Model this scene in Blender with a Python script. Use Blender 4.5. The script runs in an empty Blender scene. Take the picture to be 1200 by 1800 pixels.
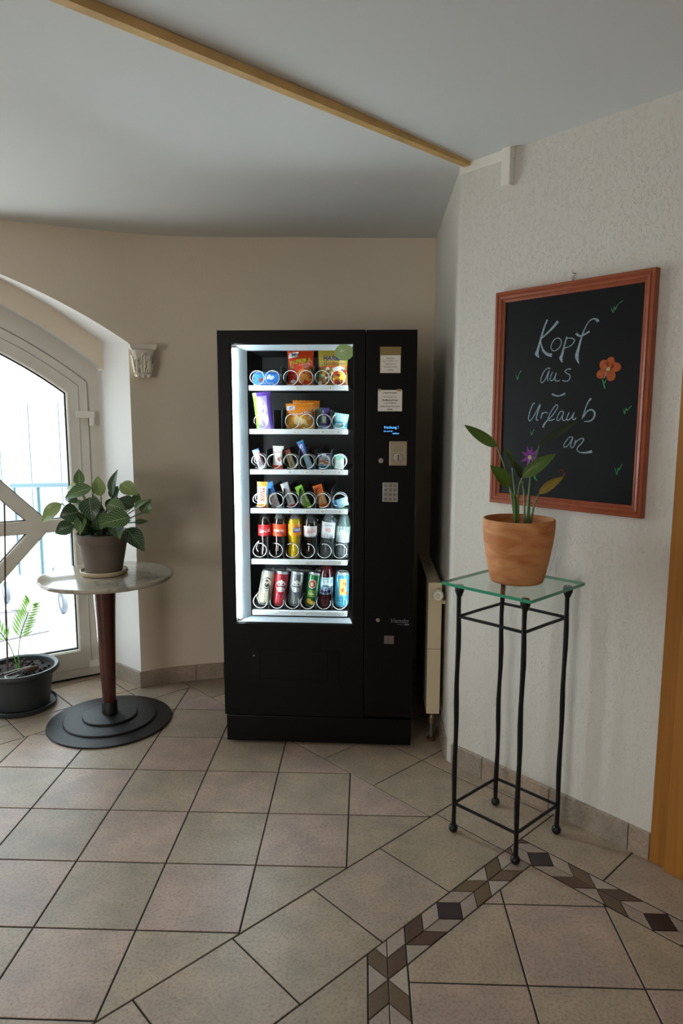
import bpy, bmesh, math, random
from mathutils import Vector, Matrix
# ---------------------------------------------------------------- camera, world, light, exposure
S = bpy.context.scene
COL = S.collection
PI = math.pi
rng = random.Random(7)
cam_d = bpy.data.cameras.new('camera'); cam = bpy.data.objects.new('camera', cam_d); COL.objects.link(cam)
cam_d.sensor_fit = 'VERTICAL'; cam_d.sensor_height = 36.0; cam_d.lens = 36.0 * 1201.0 / 1800.0
cam_d.clip_start = .05; cam_d.clip_end = 200
cam.location = (0, 0, 1.47)
cam.rotation_euler = (Matrix.Rotation(PI / 2 - .13653, 3, 'X') @ Matrix.Rotation(.00211, 3, 'Z')).to_euler()
S.camera = cam
S.view_settings.view_transform = 'Standard'; S.view_settings.look = 'None'
S.view_settings.gamma = 1.0; S.view_settings.use_curve_mapping = False
S.view_settings.exposure = 0.85
S.cycles.use_denoising = True
S.cycles.max_bounces = 10; S.cycles.diffuse_bounces = 6; S.cycles.glossy_bounces = 4
S.cycles.transmission_bounces = 8; S.cycles.transparent_max_bounces = 24
S.cycles.caustics_reflective = False; S.cycles.caustics_refractive = False
S.cycles.sample_clamp_indirect = 6.0
w = bpy.data.worlds.new('sky'); S.world = w; w.use_nodes = True
w.node_tree.nodes['Background'].inputs[0].default_value = (.80, .90, 1.0, 1)
w.node_tree.nodes['Background'].inputs[1].default_value = 3.6
sun_d = bpy.data.lights.new('sun', 'SUN'); sun_d.energy = 12; sun_d.angle = math.radians(1.0); sun_d.color = (1, .97, .93)
sun = bpy.data.objects.new('sun', sun_d); COL.objects.link(sun)
sun.rotation_euler = Vector((-.60, -.22, -.75)).to_track_quat('-Z', 'Y').to_euler()
# plan frame of the glazed entrance: along the wall (s), towards the room (dep), up
DA = Vector((-1.605, 3.633, 0)); DD = Vector((.843, .538, 0)); DN = Vector((.538, -.843, 0))
def D(s, dep, z): return DA + DD * s + DN * dep + Vector((0, 0, z))
pl_d = bpy.data.lights.new('entrance_portal', 'AREA'); pl_d.shape = 'RECTANGLE'; pl_d.size = 2.0; pl_d.size_y = 2.3
pl_d.cycles.is_portal = True
pl = bpy.data.objects.new('entrance_portal', pl_d); COL.objects.link(pl)
pl.location = D(-.68, -.16, 1.12); pl.rotation_euler = DN.to_track_quat('-Z', 'Y').to_euler()

# ---------------------------------------------------------------- helpers
def lin(c):
    if isinstance(c, str):
        c = [int(c[i:i + 2], 16) / 255 for i in (1, 3, 5)]
        c = [x / 12.92 if x <= .04045 else ((x + .055) / 1.055) ** 2.4 for x in c]
    return (c[0], c[1], c[2], 1)
MATS = {}
def mat(name, color, rough=.5, metal=0, spec=.5, var=0, vscale=8, bump=0, bscale=60, coat=0, emit=0, alpha=1, sub=0, trans=0):
    if name in MATS: return MATS[name]
    m = bpy.data.materials.new(name); m.use_nodes = True; MATS[name] = m
    nt = m.node_tree; b = nt.nodes['Principled BSDF']; c = lin(color)
    b.inputs['Base Color'].default_value = c; b.inputs['Roughness'].default_value = rough
    b.inputs['Metallic'].default_value = metal; b.inputs['Specular IOR Level'].default_value = spec
    b.inputs['Coat Weight'].default_value = coat; b.inputs['Alpha'].default_value = alpha
    b.inputs['Subsurface Weight'].default_value = sub; b.inputs['Transmission Weight'].default_value = trans
    if emit: b.inputs['Emission Color'].default_value = c; b.inputs['Emission Strength'].default_value = emit
    tc = nt.nodes.new('ShaderNodeTexCoord')
    if var:
        n = nt.nodes.new('ShaderNodeTexNoise'); n.inputs['Scale'].default_value = vscale; n.inputs['Detail'].default_value = 5
        r = nt.nodes.new('ShaderNodeValToRGB')
        r.color_ramp.elements[0].position = .3; r.color_ramp.elements[1].position = .7
        r.color_ramp.elements[0].color = (c[0] * (1 - var), c[1] * (1 - var), c[2] * (1 - var), 1)
        r.color_ramp.elements[1].color = (min(1, c[0] * (1 + var)), min(1, c[1] * (1 + var)), min(1, c[2] * (1 + var)), 1)
        nt.links.new(tc.outputs['Object'], n.inputs['Vector']); nt.links.new(n.outputs['Fac'], r.inputs['Fac'])
        nt.links.new(r.outputs['Color'], b.inputs['Base Color'])
    if bump:
        n2 = nt.nodes.new('ShaderNodeTexNoise'); n2.inputs['Scale'].default_value = bscale; n2.inputs['Detail'].default_value = 4
        bm_ = nt.nodes.new('ShaderNodeBump'); bm_.inputs['Strength'].default_value = bump; bm_.inputs['Distance'].default_value = .01
        nt.links.new(tc.outputs['Object'], n2.inputs['Vector']); nt.links.new(n2.outputs['Fac'], bm_.inputs['Height'])
        nt.links.new(bm_.outputs['Normal'], b.inputs['Normal'])
    return m
def nodes(m): return m.node_tree.nodes, m.node_tree.links, m.node_tree.nodes['Principled BSDF']
def glass_mat(name, tint=(1, 1, 1), ior=1.45, extra=0.0):
    m = bpy.data.materials.new(name); m.use_nodes = True; MATS[name] = m
    nt = m.node_tree; nt.nodes.remove(nt.nodes['Principled BSDF']); out = nt.nodes['Material Output']
    t = nt.nodes.new('ShaderNodeBsdfTransparent'); t.inputs[0].default_value = (*tint, 1)
    g = nt.nodes.new('ShaderNodeBsdfGlossy'); g.inputs['Roughness'].default_value = .01
    f = nt.nodes.new('ShaderNodeFresnel'); f.inputs['IOR'].default_value = ior
    mx = nt.nodes.new('ShaderNodeMixShader')
    ge = nt.nodes.new('ShaderNodeNewGeometry'); iv = nt.nodes.new('ShaderNodeMath'); iv.operation = 'MULTIPLY_ADD'   # no second reflection on the inner side of a sheet
    nt.links.new(ge.outputs['Backfacing'], iv.inputs[0]); iv.inputs[1].default_value = -1; iv.inputs[2].default_value = 1
    mu = nt.nodes.new('ShaderNodeMath'); mu.operation = 'MULTIPLY'; nt.links.new(f.outputs[0], mu.inputs[0]); nt.links.new(iv.outputs[0], mu.inputs[1])
    nt.links.new(mu.outputs[0], mx.inputs[0]); nt.links.new(t.outputs[0], mx.inputs[1]); nt.links.new(g.outputs[0], mx.inputs[2])
    nt.links.new(mx.outputs[0], out.inputs[0])
    return m

class MB:
    def __init__(s): s.v = []; s.f = []; s.mi = []; s.uv = []
    def vert(s, p): s.v.append(tuple(p)); return len(s.v) - 1
    def face(s, idx, mi=0): s.f.append(tuple(idx)); s.mi.append(mi)
    def poly(s, pts, mi=0): s.face([s.vert(p) for p in pts], mi)
    def box(s, lo, hi, mi=0, M=None):
        P = [Vector((x, y, z)) for z in (lo[2], hi[2]) for y in (lo[1], hi[1]) for x in (lo[0], hi[0])]
        if M is not None: P = [M @ p for p in P]
        i = [s.vert(p) for p in P]
        for q in ((0, 2, 3, 1), (4, 5, 7, 6), (0, 1, 5, 4), (2, 6, 7, 3), (0, 4, 6, 2), (1, 3, 7, 5)): s.face([i[k] for k in q], mi)
        return s
    def prism(s, pts, z0, z1, mi=0, fn=None, inset=0, top_mi=None):
        """pts: plan outline counter-clockwise; optional chamfer inset on the top edge"""
        fn = fn or (lambda x, y, z: (x, y, z)); n = len(pts)
        a = [s.vert(fn(x, y, z0)) for x, y in pts]; b = [s.vert(fn(x, y, z1)) for x, y in pts]
        for k in range(n): s.face((a[k], a[(k + 1) % n], b[(k + 1) % n], b[k]), mi)
        s.face(a[::-1], mi); s.face(b, mi if top_mi is None else top_mi)
        return s
    def lathe(s, prof, n=32, c=(0, 0, 0), mi=0, cap=True, sx=1, sy=1, M=None, band=None):
        rows = []
        for r, z in prof:
            row = []
            for k in range(n):
                a = 2 * PI * k / n; p = Vector((c[0] + r * sx * math.cos(a), c[1] + r * sy * math.sin(a), c[2] + z))
                row.append(s.vert(M @ p if M is not None else p))
            rows.append(row)
        for j in range(len(rows) - 1):
            m_ = mi if band is None else band[j]
            for k in range(n): s.face((rows[j][k], rows[j][(k + 1) % n], rows[j + 1][(k + 1) % n], rows[j + 1][k]), m_)
        if cap:
            if prof[0][0] > 1e-6: s.face(rows[0][::-1], mi if band is None else band[0])
            if prof[-1][0] > 1e-6: s.face(rows[-1], mi if band is None else band[-1])
        return s
    def tube(s, pts, r, n=8, mi=0, closed=False, cap=True):
        pts = [Vector(p) for p in pts]; N = len(pts); rr = r if isinstance(r, (list, tuple)) else [r] * N
        rows = []; up = None
        for i, p in enumerate(pts):
            if closed: t = pts[(i + 1) % N] - pts[i - 1]
            else: t = pts[min(i + 1, N - 1)] - pts[max(i - 1, 0)]
            t.normalize()
            if up is None: up = Vector((0, 0, 1)) if abs(t.z) < .9 else Vector((1, 0, 0))
            up = (up - t * up.dot(t)); up.normalize(); sd = t.cross(up)
            rows.append([s.vert(p + (up * math.cos(2 * PI * k / n) + sd * math.sin(2 * PI * k / n)) * rr[i]) for k in range(n)])
        for j in range(N if closed else N - 1):
            A_, B_ = rows[j], rows[(j + 1) % N]
            for k in range(n): s.face((A_[k], B_[k], B_[(k + 1) % n], A_[(k + 1) % n]), mi)
        if cap and not closed: s.face(rows[0], mi); s.face(rows[-1][::-1], mi)
        return s
    def sphere(s, c, r, n=16, m=8, mi=0, sz=1):
        prof = [(max(1e-7, r * math.sin(PI * k / m)), -r * sz * math.cos(PI * k / m)) for k in range(m + 1)]
        return s.lathe(prof, n, c, mi, cap=False)
    def ring(s, outer, inner, d0, d1, fn, mi=0, closed=True):
        """frame between two outlines with equal point counts, extruded d0..d1; fn(s, dep, z)"""
        n = len(outer)
        o0 = [s.vert(fn(a, d0, z)) for a, z in outer]; o1 = [s.vert(fn(a, d1, z)) for a, z in outer]
        i0 = [s.vert(fn(a, d0, z)) for a, z in inner]; i1 = [s.vert(fn(a, d1, z)) for a, z in inner]
        for k in range(n if closed else n - 1):
            j = (k + 1) % n
            s.face((o1[k], o1[j], i1[j], i1[k]), mi); s.face((o0[k], i0[k], i0[j], o0[j]), mi)
            s.face((o0[k], o0[j], o1[j], o1[k]), mi); s.face((i0[k], i1[k], i1[j], i0[j]), mi)
        return s
    def build(s, name, m, parent=None, smooth=False, bevel=0, fix=True, angle=.6):
        me = bpy.data.meshes.new(name); me.from_pydata(s.v, [], s.f)
        for q in (m if isinstance(m, (list, tuple)) else [m]): me.materials.append(q)
        me.polygons.foreach_set('material_index', s.mi)
        if fix or bevel:
            b = bmesh.new(); b.from_mesh(me)
            if fix: bmesh.ops.remove_doubles(b, verts=b.verts, dist=1e-6); bmesh.ops.recalc_face_normals(b, faces=b.faces)
            if bevel:
                es = [e for e in b.edges if len(e.link_faces) == 2 and e.calc_face_angle(0) > .5]
                bmesh.ops.bevel(b, geom=es, offset=bevel, segments=2, profile=.6, affect='EDGES', clamp_overlap=True)
            b.to_mesh(me); b.free()
        if smooth:
            me.polygons.foreach_set('use_smooth', [True] * len(me.polygons))
            me.set_sharp_from_angle(angle=angle)
        o = bpy.data.objects.new(name, me); COL.objects.link(o)
        if parent: o.parent = parent
        return o
def empty(name, loc=(0, 0, 0), rz=0):
    o = bpy.data.objects.new(name, None); COL.objects.link(o); o.location = loc; o.rotation_euler = (0, 0, rz); o.empty_display_size = .1
    return o
def tag(o, label=None, cat=None, group=None, kind=None):
    for k, v in (('label', label), ('category', cat), ('group', group), ('kind', kind)):
        if v: o[k] = v
    return o
def text_mesh(body, size=1.0, width=None, height=None, shear=0, align='CENTER', extrude=0, space=1.0, bold=0, line=1.0):
    c = bpy.data.curves.new('txt', 'FONT'); c.body = body; c.size = size; c.align_x = align; c.align_y = 'CENTER'
    c.extrude = extrude; c.shear = shear; c.space_character = space; c.offset = bold; c.space_line = line; c.resolution_u = 3
    o = bpy.data.objects.new('txt', c); COL.objects.link(o)
    me = bpy.data.meshes.new_from_object(o)
    bpy.data.objects.remove(o); bpy.data.curves.remove(c)
    V = [tuple(v.co) for v in me.vertices]; F = [tuple(p.vertices) for p in me.polygons]; bpy.data.meshes.remove(me)
    if V and (width or height):
        xs = [v[0] for v in V]; ys = [v[1] for v in V]; W_ = max(xs) - min(xs); H_ = max(ys) - min(ys)
        kx = width / W_ if width else None; ky = height / H_ if height else None
        kx = kx or ky; ky = ky or kx; cx, cy = (max(xs) + min(xs)) / 2, (max(ys) + min(ys)) / 2
        V = [((x - cx) * kx, (y - cy) * ky, z) for x, y, z in V]
    return V, F
def text_on(name, m, parent, body, fn, rot=0, pos=(0, 0), **kw):
    """flat lettering laid on a surface: fn maps (x, z) of the lettering plane to a point"""
    V, F = text_mesh(body, **kw); mb = MB(); c, s_ = math.cos(rot), math.sin(rot)
    for x, y, z in V: mb.vert(fn(x * c - y * s_ + pos[0], x * s_ + y * c + pos[1]))
    for f in F: mb.face(f)
    return mb.build(name, m, parent, fix=False)
def blobs(name, m, parent, items, fn, n=10):
    """printed discs: (x, z, rx, rz, rot)"""
    mb = MB()
    for x, z, rx, rz, ro in items:
        c, s_ = math.cos(ro), math.sin(ro)
        ctr = mb.vert(fn(x, z)); ring = []
        for k in range(n):
            a = 2 * PI * k / n; u, v = rx * math.cos(a), rz * math.sin(a)
            ring.append(mb.vert(fn(x + u * c - v * s_, z + u * s_ + v * c)))
        for k in range(n): mb.face((ctr, ring[k], ring[(k + 1) % n]))
    return mb.build(name, m, parent, fix=False)
def quadprint(name, m, parent, pts, fn, n=6):
    """printed four-sided panel (corner points counter-clockwise) laid on a surface"""
    mb = MB(); g = []
    for j in range(n + 1):
        row = []
        for i in range(n + 1):
            u, v = i / n, j / n
            x = (1 - v) * ((1 - u) * pts[0][0] + u * pts[1][0]) + v * ((1 - u) * pts[3][0] + u * pts[2][0])
            z = (1 - v) * ((1 - u) * pts[0][1] + u * pts[1][1]) + v * ((1 - u) * pts[3][1] + u * pts[2][1])
            row.append(mb.vert(fn(x, z)))
        g.append(row)
    for j in range(n):
        for i in range(n): mb.face((g[j][i], g[j][i + 1], g[j + 1][i + 1], g[j + 1][i]))
    return mb.build(name, m, parent, fix=False)
def stroke(mb, pts, ws, fn, sub=4):
    """chalk stroke: smooth ribbon of varying width through 2-D points"""
    P = []; Wd = []
    for i in range(len(pts) - 1):
        p0 = Vector(pts[max(i - 1, 0)]); p1 = Vector(pts[i]); p2 = Vector(pts[i + 1]); p3 = Vector(pts[min(i + 2, len(pts) - 1)])
        for k in range(sub):
            t = k / sub
            P.append(.5 * ((2 * p1) + (p2 - p0) * t + (2 * p0 - 5 * p1 + 4 * p2 - p3) * t * t + (3 * p1 - p0 - 3 * p2 + p3) * t ** 3))
            Wd.append(ws[i] * (1 - t) + ws[i + 1] * t)
    P.append(Vector(pts[-1])); Wd.append(ws[-1])
    L = []
    for i, p in enumerate(P):
        t = P[min(i + 1, len(P) - 1)] - P[max(i - 1, 0)]
        if t.length < 1e-9: t = Vector((1, 0))
        t.normalize(); nn = Vector((-t.y, t.x)) * Wd[i] / 2
        a, b = p + nn, p - nn
        L.append((mb.vert(fn(a.x, a.y)), mb.vert(fn(b.x, b.y))))
    for i in range(len(L) - 1): mb.face((L[i][0], L[i][1], L[i + 1][1], L[i + 1][0]))
def smooth_path(pts, sub=6):
    P = [Vector(p) for p in pts]; out = []
    for i in range(len(P) - 1):
        p0, p1, p2, p3 = P[max(i - 1, 0)], P[i], P[i + 1], P[min(i + 2, len(P) - 1)]
        for k in range(sub):
            t = k / sub
            out.append(.5 * ((2 * p1) + (p2 - p0) * t + (2 * p0 - 5 * p1 + 4 * p2 - p3) * t * t + (3 * p1 - p0 - 3 * p2 + p3) * t ** 3))
    out.append(P[-1]); return out
def clip(poly, a, b, c):
    out = []
    for i in range(len(poly)):
        p, q = poly[i], poly[(i + 1) % len(poly)]
        fp, fq = a * p[0] + b * p[1] - c, a * q[0] + b * q[1] - c
        if fp <= 0: out.append(p)
        if (fp < 0 < fq) or (fq < 0 < fp):
            t = fp / (fp - fq); out.append((p[0] + (q[0] - p[0]) * t, p[1] + (q[1] - p[1]) * t))
    return out
def area(p): return .5 * sum(p[i][0] * p[(i + 1) % len(p)][1] - p[(i + 1) % len(p)][0] * p[i][1] for i in range(len(p)))
def shrink(p, g):
    """inset a convex counter-clockwise polygon by g"""
    q = p
    for i in range(len(p)):
        a, b = p[i], p[(i + 1) % len(p)]; dx, dy = b[0] - a[0], b[1] - a[1]; L = math.hypot(dx, dy)
        if L < 1e-6: continue
        nx, ny = dy / L, -dx / L; q = clip(q, nx, ny, nx * a[0] + ny * a[1] - g)
        if len(q) < 3: return []
    return q

# traced measurements in metres (chalk strokes on the board, leaves)
LET= [[[[0.3954, 1.8142], [0.3818, 1.7825], [0.367, 1.7314], [0.3597, 1.7056], [0.3577, 1.6985], [0.3684, 1.6846]], [0.006, 0.0068, 0.0085, 0.0119, 0.0145, 0.0017]], [[[0.4378, 1.8044], [0.4174, 1.784], [0.3922, 1.7637], [0.3719, 1.7491]], [0.0102, 0.0085, 0.006, 0.0034]], [[[0.3723, 1.7409], [0.3769, 1.7241], [0.3854, 1.7071], [0.4012, 1.6946], [0.419, 1.6902]], [0.0034, 0.0051, 0.0077, 0.0102, 0.0128]], [[[0.4489, 1.7427], [0.4395, 1.7477], [0.4251, 1.7415], [0.4147, 1.7245], [0.4173, 1.7097], [0.4287, 1.7047], [0.4432, 1.7111], [0.4541, 1.7263], [0.4508, 1.741], [0.4414, 1.7466]], [0.0034, 0.0034, 0.0034, 0.0034, 0.0034, 0.0034, 0.0034, 0.0034, 0.0034, 0.0034]], [[[0.474, 1.7492], [0.4664, 1.7206], [0.4589, 1.6891], [0.4551, 1.6782], [0.461, 1.6627]], [0.0043, 0.006, 0.0094, 0.0128, 0.0017]], [[[0.469, 1.7411], [0.485, 1.7439], [0.5013, 1.7384], [0.5027, 1.7304], [0.49, 1.7172], [0.4633, 1.7106]], [0.0034, 0.0034, 0.0034, 0.0034, 0.0034, 0.0034]], [[[0.5861, 1.7878], [0.5807, 1.7951], [0.567, 1.7989], [0.5507, 1.7883], [0.5335, 1.7559], [0.5219, 1.7132], [0.5149, 1.6807], [0.5244, 1.6549]], [0.0111, 0.0077, 0.0043, 0.0034, 0.0051, 0.0077, 0.0136, 0.0017]], [[[0.5091, 1.7575], [0.5165, 1.7497], [0.5305, 1.7475], [0.5574, 1.7594]], [0.0085, 0.0068, 0.0051, 0.0068]], [[[0.415, 1.6432], [0.4054, 1.6469], [0.3925, 1.6377], [0.3809, 1.6168], [0.3788, 1.6036], [0.3849, 1.5967], [0.3977, 1.6095], [0.4114, 1.6384], [0.4051, 1.6125], [0.4094, 1.6024]], [0.0034, 0.0034, 0.0034, 0.0034, 0.0034, 0.0034, 0.0034, 0.0034, 0.0034, 0.0034]], [[[0.4249, 1.6329], [0.4168, 1.6136], [0.4196, 1.603], [0.4299, 1.6059], [0.4399, 1.6289], [0.435, 1.608], [0.4414, 1.6002], [0.4553, 1.6016]], [0.0034, 0.0034, 0.0034, 0.0034, 0.0034, 0.0034, 0.0034, 0.0034]], [[[0.4955, 1.639], [0.4833, 1.639], [0.4734, 1.6337], [0.4774, 1.6265], [0.4922, 1.6184], [0.4915, 1.6047], [0.48, 1.5981], [0.4652, 1.6012]], [0.0034, 0.0034, 0.0034, 0.0034, 0.0034, 0.0034, 0.0034, 0.0034]], [[[0.426, 1.5558], [0.4458, 1.5488], [0.4623, 1.5507], [0.4781, 1.5568]], [0.0068, 0.0051, 0.0051, 0.0068]], [[[0.3572, 1.5256], [0.3477, 1.5172], [0.3371, 1.4885], [0.3345, 1.468], [0.3423, 1.4619], [0.361, 1.4867], [0.3808, 1.5212], [0.369, 1.4816], [0.367, 1.4664], [0.3757, 1.464]], [0.0051, 0.0043, 0.0038, 0.0034, 0.0034, 0.0034, 0.0043, 0.0043, 0.0043, 0.0034]], [[[0.3907, 1.4923], [0.3852, 1.4698], [0.3902, 1.4849], [0.4014, 1.4922], [0.413, 1.4888]], [0.0038, 0.0038, 0.0038, 0.0038, 0.0038]], [[[0.3955, 1.4386], [0.4051, 1.4565], [0.4305, 1.4798], [0.4498, 1.5061], [0.4492, 1.517], [0.4401, 1.5144], [0.4243, 1.4915], [0.415, 1.4715], [0.4211, 1.4629], [0.4412, 1.4683]], [0.0077, 0.0051, 0.0034, 0.0034, 0.0034, 0.0034, 0.0034, 0.0034, 0.0034, 0.0034]], [[[0.4763, 1.4928], [0.4633, 1.4952], [0.453, 1.4798], [0.4499, 1.4666], [0.4575, 1.4634], [0.4697, 1.4781], [0.4755, 1.4928], [0.4707, 1.4716], [0.4778, 1.4634], [0.4903, 1.4684]], [0.0034, 0.0034, 0.0034, 0.0034, 0.0034, 0.0034, 0.0034, 0.0034, 0.0034, 0.0034]], [[[0.4963, 1.4918], [0.4883, 1.4716], [0.4941, 1.4645], [0.5062, 1.4749], [0.5153, 1.4917], [0.5099, 1.4723], [0.5167, 1.4665], [0.5234, 1.4733]], [0.0038, 0.0038, 0.0038, 0.0038, 0.0038, 0.0038, 0.0038, 0.0038]], [[[0.5747, 1.538], [0.562, 1.5193], [0.5486, 1.4781], [0.5456, 1.4685]], [0.0068, 0.0043, 0.0038, 0.0034]], [[[0.5505, 1.4749], [0.5633, 1.4946], [0.5803, 1.4995], [0.5911, 1.4891], [0.5876, 1.4718], [0.5738, 1.4616], [0.5548, 1.4605]], [0.0043, 0.0043, 0.0051, 0.006, 0.006, 0.0043, 0.0034]], [[[0.5152, 1.4052], [0.5026, 1.4065], [0.4888, 1.3915], [0.4815, 1.3764], [0.4862, 1.3706], [0.5003, 1.3803], [0.5153, 1.4042], [0.5082, 1.3822], [0.5099, 1.3701], [0.5195, 1.3727]], [0.0034, 0.0034, 0.0034, 0.0034, 0.0034, 0.0034, 0.0034, 0.0034, 0.0034, 0.0034]], [[[0.5264, 1.3973], [0.5198, 1.3737], [0.5285, 1.3909], [0.5456, 1.4026], [0.5555, 1.4013], [0.5499, 1.3882], [0.5349, 1.3716], [0.5336, 1.3618], [0.5446, 1.3551], [0.5658, 1.3549], [0.5884, 1.3599]], [0.0034, 0.0034, 0.0034, 0.0034, 0.0038, 0.0038, 0.0034, 0.0034, 0.0038, 0.006, 0.0102]]]
GRASS= [[[0.6278, 1.8305], [0.6364, 1.811], [0.6404, 1.8311], [0.644, 1.819], [0.6512, 1.8346], [0.6686, 1.8467]], [[0.274, 1.6296], [0.2814, 1.6112], [0.2853, 1.6291], [0.2959, 1.6427]], [[0.6894, 1.5011], [0.6947, 1.4857], [0.6986, 1.5052], [0.7028, 1.4961], [0.7163, 1.5119]], [[0.6709, 1.3112], [0.6806, 1.2865], [0.6838, 1.3097], [0.6872, 1.3027], [0.6971, 1.3233]], [[0.3435, 1.4256], [0.3506, 1.41], [0.3545, 1.4242], [0.3606, 1.4306]]]
PHIL= [[[-1.3126, 3.183, 1.0699], [-1.4032, 3.183, 0.9855], 0.0555], [[-1.2106, 3.123, 1.0388], [-1.2834, 3.093, 1.0235], 0.0706], [[-1.2495, 3.153, 0.9756], [-1.3257, 3.138, 0.9385], 0.0555], [[-1.1856, 3.093, 1.0237], [-1.1818, 3.048, 0.9492], 0.0454], [[-1.2421, 3.233, 1.1462], [-1.2528, 3.258, 1.2212], 0.0403], [[-1.2558, 3.243, 1.1477], [-1.3161, 3.273, 1.1244], 0.0353], [[-1.1598, 3.163, 1.146], [-1.2769, 3.153, 1.103], 0.0555], [[-1.252, 3.223, 1.07], [-1.3189, 3.243, 1.0825], 0.0353], [[-1.1416, 3.223, 1.1002], [-1.1594, 3.243, 1.1878], 0.0504], [[-1.1592, 3.123, 1.1067], [-1.1388, 3.093, 1.0045], 0.0756], [[-1.0802, 3.203, 1.1076], [-1.054, 3.213, 1.2201], 0.0454], [[-1.032, 3.183, 1.1639], [-0.9608, 3.183, 1.115], 0.0555], [[-1.1514, 3.143, 1.119], [-1.0856, 3.123, 1.0342], 0.0303], [[-1.0925, 3.223, 1.0903], [-1.067, 3.243, 1.1431], 0.0403], [[-1.0826, 3.133, 1.0718], [-0.9936, 3.108, 1.051], 0.0555], [[-0.9632, 3.083, 1.0208], [-1.0754, 3.033, 0.9947], 0.0756], [[-1.0645, 3.103, 1.0322], [-1.0917, 3.063, 0.9708], 0.0504], [[-1.0171, 3.053, 0.9774], [-0.9837, 2.988, 0.9363], 0.0504], [[-0.9908, 3.103, 0.9645], [-0.9035, 3.063, 0.8725], 0.0655], [[-0.9666, 3.163, 1.0633], [-1.0401, 3.153, 1.0889], 0.0555], [[-0.9372, 3.183, 1.0262], [-0.8982, 3.183, 1.088], 0.0454], [[-0.9673, 3.163, 1.0437], [-0.8997, 3.153, 1.0843], 0.0353], [[-0.9819, 3.203, 0.9784], [-0.9228, 3.213, 0.982], 0.0202], [[-0.9812, 3.213, 1.0718], [-0.9644, 3.228, 1.11], 0.0353], [[-1.1638, 3.213, 0.9715], [-1.1558, 3.228, 1.0446], 0.0454], [[-1.1686, 3.143, 0.9626], [-1.193, 3.123, 1.0048], 0.0403], [[-1.1009, 3.183, 1.0407], [-1.0496, 3.183, 1.0951], 0.0454], [[-1.219, 3.213, 1.0614], [-1.2649, 3.228, 1.0494], 0.0403]]
STREL= [['a', [[0.5882, 2.275, 1.1239], [0.5602, 2.2733, 1.2547], [0.5385, 2.2717, 1.3213], [0.5136, 2.27, 1.3778]], [0.4039, 2.2675, 1.4486], 0.0378], ['b', [[0.5863, 2.275, 1.1239], [0.5754, 2.2575, 1.1993], [0.5523, 2.24, 1.2485]], [0.4826, 2.2225, 1.3189], 0.0492], ['c', [[0.594, 2.275, 1.1239], [0.5778, 2.2625, 1.2178], [0.5619, 2.25, 1.3096]], [0.5286, 2.2375, 1.3773], 0.0246], ['d', [[0.596, 2.275, 1.12], [0.5849, 2.2475, 1.2289], [0.5889, 2.22, 1.2803]], [0.6862, 2.1925, 1.3578], 0.0454], ['e', [[0.6227, 2.275, 1.124], [0.6311, 2.2867, 1.2344], [0.6412, 2.2983, 1.3006], [0.6662, 2.31, 1.3803]], [0.8095, 2.3275, 1.4717], 0.034], ['f', [[0.6361, 2.275, 1.124], [0.6433, 2.2675, 1.1791], [0.6565, 2.26, 1.222]], [0.7328, 2.2525, 1.2797], 0.0322], ['g', [[0.617, 2.275, 1.124], [0.6108, 2.2725, 1.2167], [0.6005, 2.27, 1.2704]], [0.5654, 2.2675, 1.3348], 0.0265], ['h', [[0.6323, 2.275, 1.124], [0.6329, 2.2875, 1.1958], [0.6375, 2.3, 1.262]], [0.6502, 2.3125, 1.3188], 0.017]]

# ---------------------------------------------------------------- surface materials
def plaster(name, color, rough_amt, scale, var=.04):
    m = mat(name, color, .9, spec=.2); N, L, b = nodes(m)
    tc = N.new('ShaderNodeTexCoord'); mp = N.new('ShaderNodeMapping'); mp.inputs['Scale'].default_value = (1, 1, .55)
    L.new(tc.outputs['Object'], mp.inputs['Vector'])
    n1 = N.new('ShaderNodeTexNoise'); n1.inputs['Scale'].default_value = scale; n1.inputs['Detail'].default_value = 3; n1.inputs['Distortion'].default_value = 1.2
    r1 = N.new('ShaderNodeValToRGB'); r1.color_ramp.elements[0].position = .34; r1.color_ramp.elements[1].position = .47
    n2 = N.new('ShaderNodeTexNoise'); n2.inputs['Scale'].default_value = scale * 5; n2.inputs['Detail'].default_value = 3
    ad = N.new('ShaderNodeMath'); ad.operation = 'MULTIPLY_ADD'; ad.inputs[1].default_value = .35
    L.new(mp.outputs[0], n1.inputs['Vector']); L.new(mp.outputs[0], n2.inputs['Vector']); L.new(n1.outputs['Fac'], r1.inputs['Fac'])
    L.new(n2.outputs['Fac'], ad.inputs[0]); L.new(r1.outputs['Color'], ad.inputs[2])
    bp = N.new('ShaderNodeBump'); bp.inputs['Strength'].default_value = rough_amt; bp.inputs['Distance'].default_value = .004
    L.new(ad.outputs[0], bp.inputs['Height']); L.new(bp.outputs[0], b.inputs['Normal'])
    n3 = N.new('ShaderNodeTexNoise'); n3.inputs['Scale'].default_value = 1.3; n3.inputs['Detail'].default_value = 4
    c = lin(color); r3 = N.new('ShaderNodeValToRGB')
    r3.color_ramp.elements[0].color = tuple(x * (1 - var) for x in c[:3]) + (1,); r3.color_ramp.elements[1].color = tuple(min(1, x * (1 + var)) for x in c[:3]) + (1,)
    L.new(tc.outputs['Object'], n3.inputs['Vector']); L.new(n3.outputs['Fac'], r3.inputs['Fac']); L.new(r3.outputs[0], b.inputs['Base Color'])
    return m
M_wall = plaster('rough_white_plaster', '#dcd8cf', .5, 95)
M_wall2 = plaster('smooth_cream_plaster', '#e6d8c3', .12, 60)
M_reveal = plaster('white_reveal_plaster', '#e4e3e0', .1, 30)
M_dark = plaster('bounce_cutting_taupe', '#8d8070', .12, 60)  # taupe picked for the unseen walls to cut bounced light
M_ceil = plaster('ceiling_paint', '#dfe1e0', .05, 20, .015)
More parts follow.
